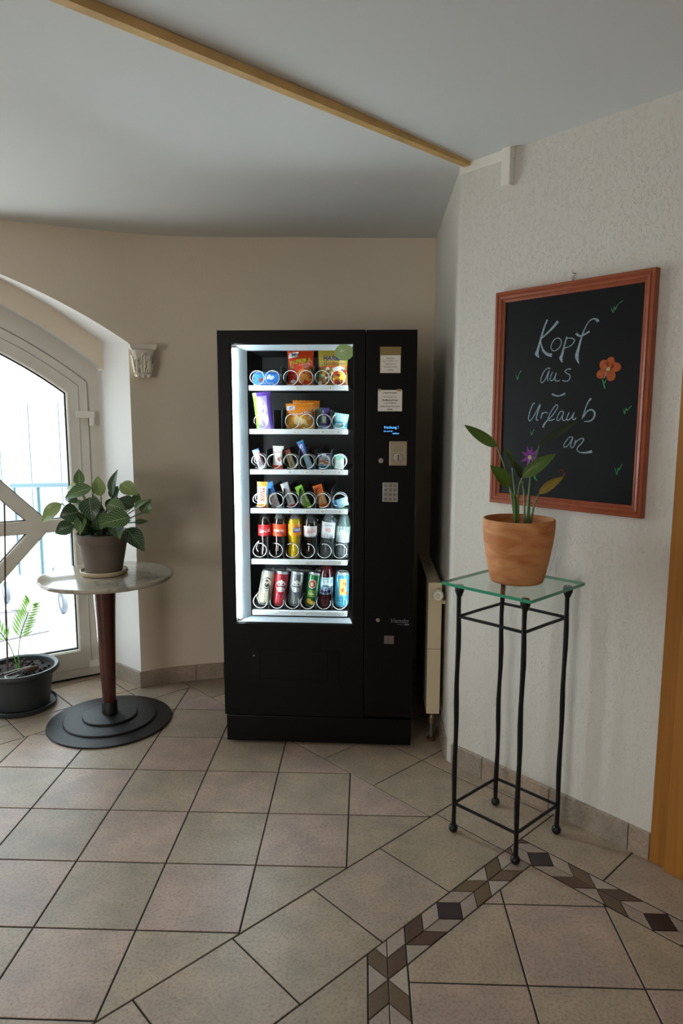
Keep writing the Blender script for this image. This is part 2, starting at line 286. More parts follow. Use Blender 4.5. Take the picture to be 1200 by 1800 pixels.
M_grout = mat('dark_grout', '#2f2823', .95, var=.15, vscale=30)
M_black = mat('black_powder_coat', '#030303', .42, spec=.18, bump=.05, bscale=400)
M_black2 = mat('black_satin_panel', '#050506', .3, spec=.22)
M_rubber = mat('black_gasket_rubber', '#15181a', .6)
M_upvc = mat('cream_window_frame', '#e2dcd1', .42, var=.03)
M_white = mat('white_plastic', '#ece8de', .4)
M_steel = mat('brushed_steel', '#b9b2a6', .35, metal=.85, bump=.05, bscale=200)
M_chrome = mat('bright_steel_wire', '#eef1f2', .3, metal=.1)
M_pane = glass_mat('clear_window_pane', (.94, .96, .95))
M_vglass = glass_mat('machine_front_glass', (.96, .98, .98), 1.4)
def tile_mat(name, mott, gl):
    m = mat(name, (.5, .5, .5), .4, spec=.5); N, L, b = nodes(m)
    oi = N.new('ShaderNodeObjectInfo'); g = N.new('ShaderNodeNewGeometry')
    n1 = N.new('ShaderNodeTexNoise'); n1.inputs['Scale'].default_value = 115; n1.inputs['Detail'].default_value = 8; n1.inputs['Roughness'].default_value = .65
    n2 = N.new('ShaderNodeTexNoise'); n2.inputs['Scale'].default_value = 7; n2.inputs['Detail'].default_value = 5; n2.inputs['Roughness'].default_value = .6
    for n in (n1, n2): L.new(g.outputs['Position'], n.inputs['Vector'])
    r1 = N.new('ShaderNodeValToRGB'); r1.color_ramp.elements[0].position = .36; r1.color_ramp.elements[1].position = .52
    r1.color_ramp.elements[0].color = (.68, .64, .59, 1); r1.color_ramp.elements[1].color = (1, 1, 1, 1)
    r2 = N.new('ShaderNodeValToRGB'); r2.color_ramp.elements[0].position = .34; r2.color_ramp.elements[1].position = .66
    r2.color_ramp.elements[0].color = (.76, .77, .78, 1); r2.color_ramp.elements[1].color = (1.03, 1.0, .98, 1)
    L.new(n1.outputs['Fac'], r1.inputs['Fac']); L.new(n2.outputs['Fac'], r2.inputs['Fac'])
    m1 = N.new('ShaderNodeMixRGB'); m1.blend_type = 'MULTIPLY'; m1.inputs[0].default_value = mott
    m2 = N.new('ShaderNodeMixRGB'); m2.blend_type = 'MULTIPLY'; m2.inputs[0].default_value = min(1, mott * 1.1)
    L.new(oi.outputs['Color'], m1.inputs[1]); L.new(r1.outputs[0], m1.inputs[2]); L.new(m1.outputs[0], m2.inputs[1]); L.new(r2.outputs[0], m2.inputs[2])
    L.new(m2.outputs[0], b.inputs['Base Color'])
    b.inputs['Roughness'].default_value = gl
    bp = N.new('ShaderNodeBump'); bp.inputs['Strength'].default_value = .25; bp.inputs['Distance'].default_value = .0015
    L.new(n2.outputs['Fac'], bp.inputs['Height']); L.new(bp.outputs[0], b.inputs['Normal'])
    return m
M_tile = tile_mat('mottled_stone_tile', .9, .42)
M_mos = tile_mat('mosaic_stone', .5, .4)

# ---------------------------------------------------------------- room shell
WA = Vector((.469, 2.773, 0)); WD = Vector((.661, -.75, 0)); WN = Vector((-.75, -.661, 0))     # right wall: foot, run, towards the room
def W(t, dep, z): return WA + WD * t + WN * dep + Vector((0, 0, z))
CZ = 2.43
def ceil_z(x, y): return CZ - min(.075, .046 * max(0, -x - .25))
def xy(v): return (v.x, v.y)
# floor: grout bed with single tiles laid on it
floor_out = [(-4.0, -3.2), (4.4, -3.2), (4.4, 4.1), (-.9, 4.1), (-1.343, 3.80), (-3.797, 2.234), (-4.0, 2.1)]
fl = MB().prism(floor_out, -.06, -.0022).build('floor', M_grout); tag(fl, 'tiled stone floor with dark joints and a mosaic border', kind='structure')
AN = -.0330627; U = Vector((math.cos(AN), math.sin(AN))); V_ = Vector((-U.y, U.x))
FP = (U + V_) / math.sqrt(2); FQ = (U - V_) / math.sqrt(2); FO = Vector((.335, 2.367))
def pq2w(p): v = FO + FP * p[0] + FQ * p[1]; return (v.x, v.y)
def w2pq(p): v = Vector(p) - FO; return (v.dot(FP), v.dot(FQ))
def uv2pq(u, v): w_ = FO + U * u + V_ * v; return w2pq(w_)
GA = Vector((-.854023, 3.00909)) - FO; AU, AV, TS = GA.dot(U), GA.dot(V_), .3011
TINT = {'pink': '#b8a294', 'green': '#b0a08c', 'beige': '#b5a390', 'grey': '#a69a8c'}
rest = MB()
def tile(poly, tint, g=.0026, name='floor_tile', m=None, jit=.05):
    """poly in the diagonal floor frame; one bevel-edged tile"""
    if len(poly) < 3 or abs(area(poly)) < 2e-4: return
    wp = [pq2w(p) for p in poly]
    if area(wp) < 0: wp = wp[::-1]
    wp = shrink(wp, g)
    if len(wp) < 3 or area(wp) < 1.5e-4: return
    cx = sum(p[0] for p in wp) / len(wp); cy = sum(p[1] for p in wp) / len(wp)
    top = shrink(wp, .0012)
    if len(top) != len(wp): top = wp
    dz = rng.uniform(-.0003, .0003)
    far = cy < .75 or cx < -2.7 or cx > 2.3
    mb = rest if far else MB(); ox, oy = (0, 0) if far else (cx, cy)
    n = len(wp)
    a = [mb.vert((x - ox, y - oy, -.004)) for x, y in wp]; b_ = [mb.vert((x - ox, y - oy, dz - .0010)) for x, y in wp]; c = [mb.vert((x - ox, y - oy, dz)) for x, y in top]
    for k in range(n):
        j = (k + 1) % n; mb.face((a[k], a[j], b_[j], b_[k])); mb.face((b_[k], b_[j], c[j], c[k]))
    mb.face(c)
    if far: return
    o = mb.build(name, m or M_tile, fl); o.location = (cx, cy, 0)
    c_ = lin(TINT.get(tint, tint)); k = 1 + rng.uniform(-jit, jit)
    o.color = (c_[0] * k, c_[1] * k, c_[2] * k * (1 + rng.uniform(-.03, .03)), 1)
def grid_region(conds, u_joints, v_joints, to_pq, tint):
    for i in range(len(u_joints) - 1):
        for j in range(len(v_joints) - 1):
            p = [to_pq(u_joints[i], v_joints[j]), to_pq(u_joints[i + 1], v_joints[j]), to_pq(u_joints[i + 1], v_joints[j + 1]), to_pq(u_joints[i], v_joints[j + 1])]
            for c in conds: p = clip(p, *c)
            if len(p) >= 3: tile(p, tint(i, j))
same = lambda p, q: (p, q)
QB = .303; QT = -1.695
frame_ = [(1, 0, 2.2), (-1, 0, 2.75)]
# A: square field set parallel to the machine, tints alternate
uj = [AU + TS * k for k in range(-7, 7)]; vj = [AV - TS * k for k in range(-4, 12)]
grid_region([(1, 0, 0), (0, 1, 0), (0, -1, -QT)], uj, vj, uv2pq, lambda i, j: ('pink' if (i - 7 + j - 4) % 2 == 0 else 'green'))
# B: one row of diagonal tiles between the field and the mosaic
grid_region([(0, 1, QB)], [.029 + .3035 * k for k in range(-9, 4)], [0, QB], same, lambda i, j: rng.choice(['green', 'beige', 'beige']))
# D: diagonal tiles towards the machine and the radiator
grid_region([], [0] + [.303 * k for k in range(1, 7)], [-.2985 * k for k in range(7, -1, -1)], same, lambda i, j: rng.choice(['green', 'beige']))
# beyond the upper edge of the field, towards the entrance
grid_region([(1, 0, 0)], [.012 - .2985 * k for k in range(9, 0, -1)] + [0], [QT - .185 - .303 * 3, QT - .185 - .303 * 2, QT - .185 - .303, QT - .185, QT], same, lambda i, j: rng.choice(['green', 'beige', 'grey']))
# E: strip between mosaic and right wall
grid_region([], [.13, .433, .736], [QB + .3025 * k for k in range(0, 14)], same, lambda i, j: rng.choice(['beige', 'green']))
# inner field C (right of the vertical mosaic branch) and the field left of it
px_, pq_ = -.537, .353; uL = w2pq(pq2w((px_, pq_)))
def u_of(p): v = Vector(pq2w(p)) - FO; return v.dot(U)
def v_of(p): v = Vector(pq2w(p)) - FO; return v.dot(V_)
UR = u_of((px_, pq_)); UL = UR - .1075; UC = (UR + UL) / 2
ua = (FP.dot(U), FQ.dot(U))                       # u = p*ua0 + q*ua1
def u_le(u): return (ua[0], ua[1], u)
def u_ge(u): return (-ua[0], -ua[1], -u)
C_u0 = (Vector((.502, 1.96)) - FO).dot(U); C_v0 = (Vector((.446, 1.908)) - FO).dot(V_)
grid_region([(0, -1, -.403), (1, 0, .027), u_ge(UR)], [UR] + [C_u0 + .303 * k for k in range(0, 9)], [C_v0 - .303 * k for k in range(-2, 9)], uv2pq,
            lambda i, j: 'pink' if (i + j) % 2 == 1 else rng.choice(['green', 'beige']))
grid_region([(0, -1, -QB), u_le(UL)], [UL - .46 - .303 * k for k in range(7, 0, -1)] + [UL - .46, UL], [v_of((-.63, QB)) + .2 - .60] + [v_of((-.63, QB)) + .2], uv2pq, lambda i, j: 'green')
grid_region([(0, -1, -QB), u_le(UL)], [UL - .46 - .303 * k for k in range(7, 0, -1)] + [UL - .46, UL], [v_of((-.63, QB)) - .4 - .303 * k for k in range(0, 4)], uv2pq, lambda i, j: 'green')
# mosaic border: dark lozenges, cream and brown chevrons
MT = {'cream': '#a8978a', 'brown': '#5b4435', 'brown2': '#6a5540', 'dark': '#38292a', 'light': '#aea093'}
def mosaic(to_pq, s0, s1, w, conds, skip=False, dia0=0.0, dia_ok=lambda c: True):
    """to_pq(s, t): strip frame, t in -w..w; lozenge centres at dia0 + k * .396"""
    k0 = math.floor((s0 - dia0) / .396) - 1; k1 = math.ceil((s1 - dia0) / .396) + 1
    for k in range(k0, k1 + 1):
        c = dia0 + .396 * k
        P_ = [([(c - w, 0), (c, -w), (c + w, 0), (c, w)], 'dark' if dia_ok(c) else 'cream')]
        for sg in (1, -1):
            for tt in (1, -1):
                a, b, e = .0725, .146, .198
                P_.append(([(c + sg * w, 0), (c, tt * w), (c + sg * a, tt * w), (c + sg * (w + a), 0)], 'cream'))
                P_.append(([(c + sg * (w + a), 0), (c + sg * a, tt * w), (c + sg * b, tt * w), (c + sg * e, 0)], rng.choice(['brown', 'brown2', 'brown'])))
        for tt in (1, -1):
            P_.append(([(c + .198, 0), (c + .146, tt * w), (c + .25, tt * w)], 'light'))
        for pts, tn in P_:
            q = [to_pq(s, t) for s, t in pts]
            if area(q) < 0: q = q[::-1]
            for cd in conds: q = clip(q, *cd)
            if len(q) >= 3: tile(q, MT[tn], .0014, 'mosaic_tile', M_mos, .12)
QM = .353; HW = .0497
mosaic(lambda s, t: (s, QM + t), -.75, .03, HW, [(1, 0, .027), u_ge(UR), (0, -1, -QB)], dia0=-.339, dia_ok=lambda c: c < 0)
mosaic(lambda s, t: (.0785 + t, s), .30, 4.0, HW, [(0, -1, -QB)], dia0=.410)
vX = v_of((-.660, .403))
mosaic(lambda s, t: uv2pq(UC + t, s), vX - 2.2, vX + .4, (UR - UL) / 2 - .001, [(0, -1, -QB), u_le(UR)], dia0=vX - .198)
if rest.v:
    o = rest.build('floor_tile_field', M_tile, fl, fix=False); o['kind'] = 'stuff'; c_ = lin(TINT['beige']); o.color = c_

# ceiling
def inside(p, poly):
    c = False
    for i in range(len(poly)):
        a, b = poly[i], poly[i - 1]
        if (a[1] > p[1]) != (b[1] > p[1]) and p[0] < (b[0] - a[0]) * (p[1] - a[1]) / (b[1] - a[1]) + a[0]: c = not c
    return c
ceil_out = [(-4.1, -3.3), (4.5, -3.3), (4.5, 4.2), (-.95, 4.2), (-1.25, 3.83), (-3.72, 2.28), (-4.1, 2.1)]
mb = MB(); G = {}
def cv(i, j, dz):
    if (i, j, dz) not in G: x, y = -4.2 + .1 * i, -3.4 + .1 * j; G[i, j, dz] = mb.vert((x, y, ceil_z(x, y) + dz))
    return G[i, j, dz]
for i in range(88):
    for j in range(77):
        if inside((-4.15 + .1 * i, -3.35 + .1 * j), ceil_out):
            for dz in (0, .2): mb.face([cv(i, j, dz), cv(i + 1, j, dz), cv(i + 1, j + 1, dz), cv(i, j + 1, dz)][::(1 if dz else -1)])
ce = mb.build('ceiling', M_ceil, smooth=True, fix=False); tag(ce, 'plain white plasterboard ceiling sagging slightly towards the entrance', kind='structure')
# right wall with its rounded corner and the niche return
pts = [(.72, 4.05), (.513, 4.05), (.4595, 2.812)]
cx, cy = .487, 2.795
for k in range(0, 7): a = PI + (PI * .30) * k / 6; pts.append((cx + .0275 * math.cos(a), cy + .0275 * math.sin(a)))
end = W(5.8, 0, 0); pts += [xy(W(.05, 0, 0)), xy(end), xy(W(5.8, -.25, 0)), xy(W(.33, -.25, 0))]
wr = MB().prism(pts[::-1], -.05, 2.62).build('wall_right', M_wall, smooth=True, angle=.35); tag(wr, 'rough plastered white wall with a rounded corner beside the machine', kind='structure')
# curved back wall
curve = [(-1.0968, 3.5945), (-.985, 3.655), (-.85, 3.702), (-.676, 3.748), (-.48, 3.785), (-.3, 3.812), (0, 3.836), (.3, 3.840), (.56, 3.838)]
cs = [v for v in smooth_path([(x, y, 0) for x, y in curve], 5)]
pts = [(v.x, v.y) for v in cs] + [(.56, 4.1), (-.3, 4.08), (-.9, 4.03), (-1.12, 3.90)]
wb = MB().prism(pts, -.05, 2.62).build('wall_back', M_wall2, smooth=True, angle=.5); tag(wb, 'cream wall curving behind the vending machine', kind='structure')
# entrance wall with its stepped segmental arch
SC, ZC = -1.09, -.009
def arc(s, R): return ZC + math.sqrt(max(0, R * R - (s - SC) ** 2))
def wall_arc(s): x = (s - SC) / 1.498; return arc(s, 2.29 + .098 * x * x)
mb = MB(); n = 48; SS = [.408 - 2.996 * k / n for k in range(n + 1)]; SI = [.335 - 2.85 * k / n for k in range(n + 1)]
for k in range(n):
    a, b, c, d = SS[k], SS[k + 1], SI[k], SI[k + 1]
    mb.poly([D(a, .305, wall_arc(a)), D(a, .305, 2.6), D(b, .305, 2.6), D(b, .305, wall_arc(b))])
    mb.poly([D(a, .305, wall_arc(a)), D(b, .305, wall_arc(b)), D(d, .07, arc(d, 2.355)), D(c, .07, arc(c, 2.355))], 1)
    mb.poly([D(c, .07, arc(c, 2.355)), D(d, .07, arc(d, 2.355)), D(d, .07, arc(d, 2.245)), D(c, .07, arc(c, 2.245))], 0)
    mb.poly([D(c, .07, arc(c, 2.245)), D(d, .07, arc(d, 2.245)), D(d, -.1, arc(d, 2.245)), D(c, -.1, arc(c, 2.245))], 1)
    mb.poly([D(c, -.1, arc(c, 2.245)), D(d, -.1, arc(d, 2.245)), D(d, -.1, 2.65), D(c, -.1, 2.65)])
    mb.poly([D(a, .305, 2.6), D(c, -.1, 2.65), D(d, -.1, 2.65), D(b, .305, 2.6)])
for s0, s1, s2, so in ((.408, .335, .312, .95), (-2.588, -2.515, -2.492, -2.85)):
    mb.poly([D(s0, .305, -.05), D(s0, .305, wall_arc(s0)), D(s1, .07, arc(s1, 2.355)), D(s1, .07, -.05)], 1)
    mb.poly([D(s1, .07, -.05), D(s1, .07, arc(s1, 2.245)), D(s2, -.1, arc(s1, 2.245)), D(s2, -.1, -.05)], 1)
    mb.poly([D(s2, -.1, -.05), D(s1, -.1, 2.65), D(so, -.1, 2.65), D(so, -.1, -.05)])
mb.poly([D(-2.588, .305, -.05), D(-2.588, .305, 2.6), D(-2.95, .305, 2.6), D(-2.95, .305, -.05)])
wl = mb.build('wall_left', [M_wall2, M_reveal]); tag(wl, 'entrance wall with a stepped segmental arch over the glazed door', kind='structure')
o = MB().box((-4.05, -3.2, -.05), (-3.85, 2.2, 2.62)).build('wall_west', M_dark); tag(o, 'plain plaster side wall of the hall', kind='structure')
o = MB().box((-4.05, -3.3, -.05), (4.5, -3.1, 2.62)).build('wall_south', M_dark); tag(o, 'plain plaster end wall of the hall', kind='structure')
o = MB().box((4.25, -3.2, -.05), (4.45, -1.45, 2.62)).build('wall_east', M_dark); tag(o, 'short plain plaster side wall of the hall', kind='structure')
# unseen window added in the end wall to carry a fill light
w2 = empty('fill_window', (-3.0, -3.06, .2), 0); tag(w2, 'added fill light window in the end wall of the hall', kind='structure')
MB().ring([(-0.80, .0), (0.80, .0), (0.80, 1.5), (-0.80, 1.5)], [(-.72, .08), (.72, .08), (.72, 1.42), (-.72, 1.42)], -.03, .05, lambda x, d, z: (x, d, z)).build('window_frame', M_upvc, w2)
MB().box((-.03, -.03, .08), (.03, .05, 1.42)).build('mullion', M_upvc, w2)
MB().box((-0.72, .012, .08), (0.72, .016, 1.42)).build('glass_pane', M_pane, w2)
MB().box((-.84, -.02, -.04), (.84, .16, .0)).build('window_sill', M_white, w2)
wd_ = bpy.data.lights.new('window_fill_light', 'AREA'); wd_.shape = 'RECTANGLE'; wd_.size = 1.4; wd_.size_y = 1.34; wd_.energy = 37; wd_.color = (1, .975, .945)
wo_ = bpy.data.objects.new('window_fill_light', wd_); COL.objects.link(wo_); wo_.parent = w2; wo_.location = (0, .055, .75); wo_.rotation_euler = (PI / 2, 0, 0)
# ceiling fill lamps added behind the camera for soft ambient light
M_diff = mat('fill_lamp_diffuser', (1, .86, .68), .5, emit=1)
for k, (x, y) in enumerate(((-1.4, -1.3), (1.5, -1.5))):
    cl = empty('fill_lamp', (x, y, CZ - .075 if x < -1 else CZ - .07)); tag(cl, 'added round ceiling fill lamp ' + ('near the entrance side of the hall' if k == 0 else 'near the far side of the hall'), 'fill lamp')
    MB().lathe([(.27, .03), (.27, .10), (.0, .10)], 40).build('housing', M_white, cl, smooth=True)
    MB().lathe([(.0, .0), (.16, .006), (.24, .02), (.262, .034)], 40).build('diffuser', M_diff, cl, smooth=True)
    ld = bpy.data.lights.new('fill_lamp_light', 'AREA'); ld.shape = 'DISK'; ld.size = .5; ld.energy = 7; ld.color = (1, .90, .78)
    lo = bpy.data.objects.new('fill_lamp_light', ld); COL.objects.link(lo); lo.parent = cl; lo.location = (0, 0, -.012)
# ceiling batten
M_bat = mat('varnished_pine_batten', '#cfa869', .55, var=.15, vscale=12)
p0, p1 = Vector((.462, 2.752, 0)), Vector((-2.6, -.25, 0)); dr = (p1 - p0).normalized(); nr = Vector((-dr.y, dr.x, 0))
mb = MB()
for a, b in (((p0, 0)), ((p1, 0))): pass
q = [p0 + nr * .0, p1 + nr * .0, p1 + nr * .029, p0 + nr * .029]
lo = [mb.vert((v.x, v.y, ceil_z(v.x, v.y) - .014)) for v in q]; hi = [mb.vert((v.x, v.y, ceil_z(v.x, v.y) + .01)) for v in q]
mb.face(lo[::-1]); mb.face(hi)
for k in range(4): mb.face((lo[k], lo[(k + 1) % 4], hi[(k + 1) % 4], hi[k]))
bt = mb.build('trim_1', M_bat); tag(bt, 'pine batten running diagonally across the ceiling', kind='structure')
# baseboards of cut floor tile
def board_run(name, label, pieces, fn, ztop=.093):
    root = empty(name); tag(root, label, kind='structure')
    for a, b, tint in pieces:
        mb = MB(); n = max(1, int((b - a) / .05)); g = .002
        S_ = [a + g + (b - a - 2 * g) * k / n for k in range(n + 1)]
        rows = [[mb.vert(fn(s, d, z)) for s in S_] for d, z in ((0, 0), (.011, 0), (.011, ztop - .003), (.008, ztop), (0, ztop))]
        for r in range(4):
            for k in range(n): mb.face((rows[r][k], rows[r][k + 1], rows[r + 1][k + 1], rows[r + 1][k]))
        mb.face([rows[r][0] for r in range(5)]); mb.face([rows[r][-1] for r in range(5)][::-1])
        o = mb.build('baseboard_tile', M_tile, root); o.color = lin(TINT[tint])
    return root
board_run('baseboard_right', 'low skirting of grey beige stone tiles under the right wall', [(.012, .175, 'grey'), (.175, .485, 'beige'), (.485, .792, 'grey'), (.792, .866, 'beige')], lambda s, d, z: W(s, d, z))
def niche(s, d, z): a = Vector((.4595, 2.80, 0)); b = Vector((.513, 4.05, 0)); t = (b - a).normalized(); n_ = Vector((-t.y, t.x, 0)); v = a + t * s + n_ * d; return (v.x, v.y, z)
board_run('baseboard_niche', 'skirting tile on the return wall beside the machine', [(0, .10, 'grey'), (.10, .40, 'beige'), (.40, .70, 'green'), (.70, 1.0, 'beige')], niche)
L_ = [0]
for i in range(1, len(cs)): L_.append(L_[-1] + (cs[i] - cs[i - 1]).length)
def backp(s, d, z):
    i = 0
    while i < len(L_) - 2 and L_[i + 1] < s: i += 1
    t = (cs[i + 1] - cs[i]).normalized(); v = cs[i] + t * (s - L_[i]) + Vector((t.y, -t.x, 0)) * d; return (v.x, v.y, z)
board_run('baseboard_back', 'skirting of beige stone tiles under the curved back wall', [(-.011, .30, 'beige'), (.30, .455, 'beige'), (.455, .76, 'green'), (.76, 1.06, 'beige'), (1.06, 1.36, 'beige'), (1.36, 1.6, 'green')], backp, .088)
j0 = D(.408, .305, 0); j1 = D(.335, .07, 0); jt = (j1 - j0).normalized(); jn = Vector((jt.y, -jt.x, 0))
if jn.dot(DD) > 0: jn = -jn
board_run('baseboard_reveal', 'skirting tile in the door reveal', [(-.011, .235, 'grey')], lambda s, d, z: j0 + jt * s + jn * d + Vector((0, 0, z)), .088)
# wooden door casing at the right
M_wood = mat('light_oak_door_casing', '#a9783f', .45, spec=.4)
N, L, b = nodes(M_wood); tc = N.new('ShaderNodeTexCoord'); mp = N.new('ShaderNodeMapping'); mp.inputs['Scale'].default_value = (30, 30, 1.2)
ns = N.new('ShaderNodeTexNoise'); ns.inputs['Scale'].default_value = 2.5; ns.inputs['Detail'].default_value = 4; rp = N.new('ShaderNodeValToRGB')
rp.color_ramp.elements[0].color = lin('#8f5a22'); rp.color_ramp.elements[1].color = lin('#b57c36')
L.new(tc.outputs['Object'], mp.inputs[0]); L.new(mp.outputs[0], ns.inputs['Vector']); L.new(ns.outputs['Fac'], rp.inputs[0]); L.new(rp.outputs[0], b.inputs['Base Color'])
def wbox(mb, t0, t1, d0, d1, z0, z1): 
    P = [W(t, d, z) for z in (z0, z1) for d in (d0, d1) for t in (t0, t1)]; i = [mb.vert(p) for p in P]
    for q in ((0, 2, 3, 1), (4, 5, 7, 6), (0, 1, 5, 4), (2, 6, 7, 3), (0, 4, 6, 2), (1, 3, 7, 5)): mb.face([i[k] for k in q])
    return mb
d2 = empty('door_2', W(.87, 0, 0)); tag(d2, 'light oak door casing at the end of the right wall', kind='structure')
def adopt(o, r): o.parent = r; o.matrix_parent_inverse = Matrix.Translation(-Vector(r.location)); return o
adopt(wbox(MB(), .868, .927, 0, .012, 0, 2.06).build('casing_board', M_wood, bevel=.002), d2)
adopt(wbox(MB(), .925, .985, 0, .030, 0, 2.06).build('casing_board', M_wood, bevel=.003), d2)
adopt(wbox(MB(), .985, 1.80, 0, .016, .006, 2.06).build('door_leaf', M_wood, bevel=.002), d2)
adopt(wbox(MB(), 1.80, 1.86, 0, .030, 0, 2.06).build('casing_board', M_wood, bevel=.003), d2)
adopt(wbox(MB(), .868, 1.86, 0, .030, 2.06, 2.13).build('casing_head', M_wood, bevel=.003), d2)
adopt(MB().tube([W(1.72, .016, 1.02), W(1.72, .06, 1.02), W(1.60, .065, 1.02)], .009, 8).build('door_handle', M_steel, smooth=True), d2)

# entrance door (hinged leaf with a lozenge of muntins), fixed glazing beyond it
def outline(s_r, s_l, z0, R, n=26): return [(s_r, z0)] + [(s_r - (s_r - s_l) * k / n, arc(s_r - (s_r - s_l) * k / n, R)) for k in range(n + 1)] + [(s_l, z0)]
d1 = empty('door_1'); tag(d1, 'cream framed glazed entrance door with an arched head', kind='structure')
fr = MB().ring(outline(.336, -2.516, -.02, 2.27, 60), outline(.232, -2.412, -.0, 2.12, 60), -.085, -.061, D, closed=False).ring(outline(.336, -2.516, -.02, 2.27, 60), outline(.2634, -2.4434, -.0, 2.1502, 60), -.085, -.014, D, closed=False).build('door_frame', M_upvc, d1)
lf = MB().ring(outline(.26, -.74, .013, 2.147), outline(.216, -.696, .06, 2.104), -.055, -.003, D)
lf.ring(outline(.2175, -.6975, .058, 2.1055), outline(.2145, -.6945, .062, 2.1025), -.055, -.008, D, 1)
lf.ring(outline(.2132, -.6932, .0628, 2.1012), outline(.158, -.638, .164, 2.040), -.055, .002, D)
lf.ring(outline(.158, -.638, .164, 2.040), outline(.152, -.632, .170, 2.034), -.05, -.006, D, 2)
lfo = lf.build('door_leaf', [M_upvc, M_rubber, M_white], d1)
MB().ring(outline(.1525, -.6325, .1695, 2.0345), outline(.144, -.624, .178, 2.026), -.04, -.022, D).build('glazing_gasket', M_rubber, lfo)
MB().ring(outline(.2634, -.7434, .0, 2.1502), outline(.258, -.738, .012, 2.145), -.06, -.010, D).build('door_seal', M_rubber, d1)
mb = MB(); o_ = outline(.15, -.63, .172, 2.03)
a = [mb.vert(D(s, -.030, z)) for s, z in o_]; mb.face(a); b2 = [mb.vert(D(s, -.034, z)) for s, z in o_]; mb.face(b2[::-1])
mb.build('glass_pane', M_pane, d1)
def muntin(s0, z0, s1, z1, hw=.034, d0=-.052, d1_=.0):
    v = Vector((s1 - s0, z1 - z0)).normalized(); nx, nz = -v.y * hw, v.x * hw; mb = MB()
    for sc_, e0, e1, mi in ((1.0, d0, d1_ - .006, 0), (.78, d0, d1_, 0)):
        c = [(s0 + nx * sc_, z0 + nz * sc_), (s1 + nx * sc_, z1 + nz * sc_), (s1 - nx * sc_, z1 - nz * sc_), (s0 - nx * sc_, z0 - nz * sc_)]
        f_ = [mb.vert(D(s, e1, z)) for s, z in c]; k_ = [mb.vert(D(s, e0, z)) for s, z in c]
        mb.face(f_); mb.face(k_[::-1])
        for k in range(4): mb.face((f_[k], k_[k], k_[(k + 1) % 4], f_[(k + 1) % 4]), mi)
    g = MB(); hw2 = 1.14
    c = [(s0 + nx * hw2, z0 + nz * hw2), (s1 + nx * hw2, z1 + nz * hw2), (s1 - nx * hw2, z1 - nz * hw2), (s0 - nx * hw2, z0 - nz * hw2)]
    f_ = [g.vert(D(s, -.020, z)) for s, z in c]; k_ = [g.vert(D(s, -.042, z)) for s, z in c]
    g.face(f_); g.face(k_[::-1])
    for k in range(4): g.face((f_[k], k_[k], k_[(k + 1) % 4], f_[(k + 1) % 4]))
    o = mb.build('muntin', M_upvc, d1); g.build('glazing_gasket', M_rubber, o); return o
muntin(.16, .889, -.64, .889)
def lozenge_side(sg, zg):
    """one mitred side of the lozenge of glazing bars"""
    def corner(k, which): return (-.24 + sg * (.24 + .048 * k), .889) if which == 0 else (-.24, .889 + zg * (.255 + .051 * k))
    o = None
    for k, d0_, d1_, m_ in ((1, -.052, -.0055, M_upvc), (.78, -.052, .0005, M_upvc), (1.13, -.042, -.020, M_rubber)):
        c = [corner(k, 0), corner(k, 1), corner(-k, 1), corner(-k, 0)]; mb = MB()
        f_ = [mb.vert(D(s, d1_, z)) for s, z in c]; k_ = [mb.vert(D(s, d0_, z)) for s, z in c]; mb.face(f_); mb.face(k_[::-1])
        for i in range(4): mb.face((f_[i], k_[i], k_[(i + 1) % 4], f_[(i + 1) % 4]))
        q_ = mb.build('muntin' if o is None else ('muntin_face' if m_ is M_upvc else 'glazing_gasket'), m_, o or d1); o = o or q_
for sg, zg in ((1, 1), (1, -1), (-1, 1), (-1, -1)): lozenge_side(sg, zg)
def hinge(z):
    mb = MB()
    P = [D(s, d, zz) for zz in (z, z + .038) for d in (-.004, .018) for s in (.197, .291)]; i = [mb.vert(p) for p in P]
    for q in ((0, 2, 3, 1), (4, 5, 7, 6), (0, 1, 5, 4), (2, 6, 7, 3), (0, 4, 6, 2), (1, 3, 7, 5)): mb.face([i[k] for k in q])
    o = mb.build('hinge', M_white, d1, bevel=.003)
    c = D(.276, .010, z - .042); MB().lathe([(.013, 0), (.0145, .002), (.0145, .043)], 14, c).build('hinge_pin', M_white, o, smooth=True)
hinge(1.468); hinge(.062)
MB().tube([D(-.69, .0, 1.05), D(-.69, .05, 1.05), D(-.58, .055, 1.05)], .009, 8).build('door_handle', M_steel, d1, smooth=True)
w1 = empty('window_1'); tag(w1, 'fixed arched glazing and added light-blocking panel beside the entrance door', kind='structure')
for s_ in (-.79, -1.62):
    z1 = arc(s_, 2.14); mb = MB(); P = [D(s, d, z) for z in (.0, z1) for d in (-.07, -.008) for s in (s_ - .03, s_ + .03)]; i = [mb.vert(p) for p in P]
    for q in ((0, 2, 3, 1), (4, 5, 7, 6), (0, 1, 5, 4), (2, 6, 7, 3), (0, 4, 6, 2), (1, 3, 7, 5)): mb.face([i[k] for k in q])
    mb.build('mullion', M_upvc, w1)
mb = MB(); P = [D(s, d, z) for z in (.0, .17) for d in (-.06, -.012) for s in (-2.45, -.80)]; i = [mb.vert(p) for p in P]
for q in ((0, 2, 3, 1), (4, 5, 7, 6), (0, 1, 5, 4), (2, 6, 7, 3), (0, 4, 6, 2), (1, 3, 7, 5)): mb.face([i[k] for k in q])
mb.build('bottom_rail', M_upvc, w1)
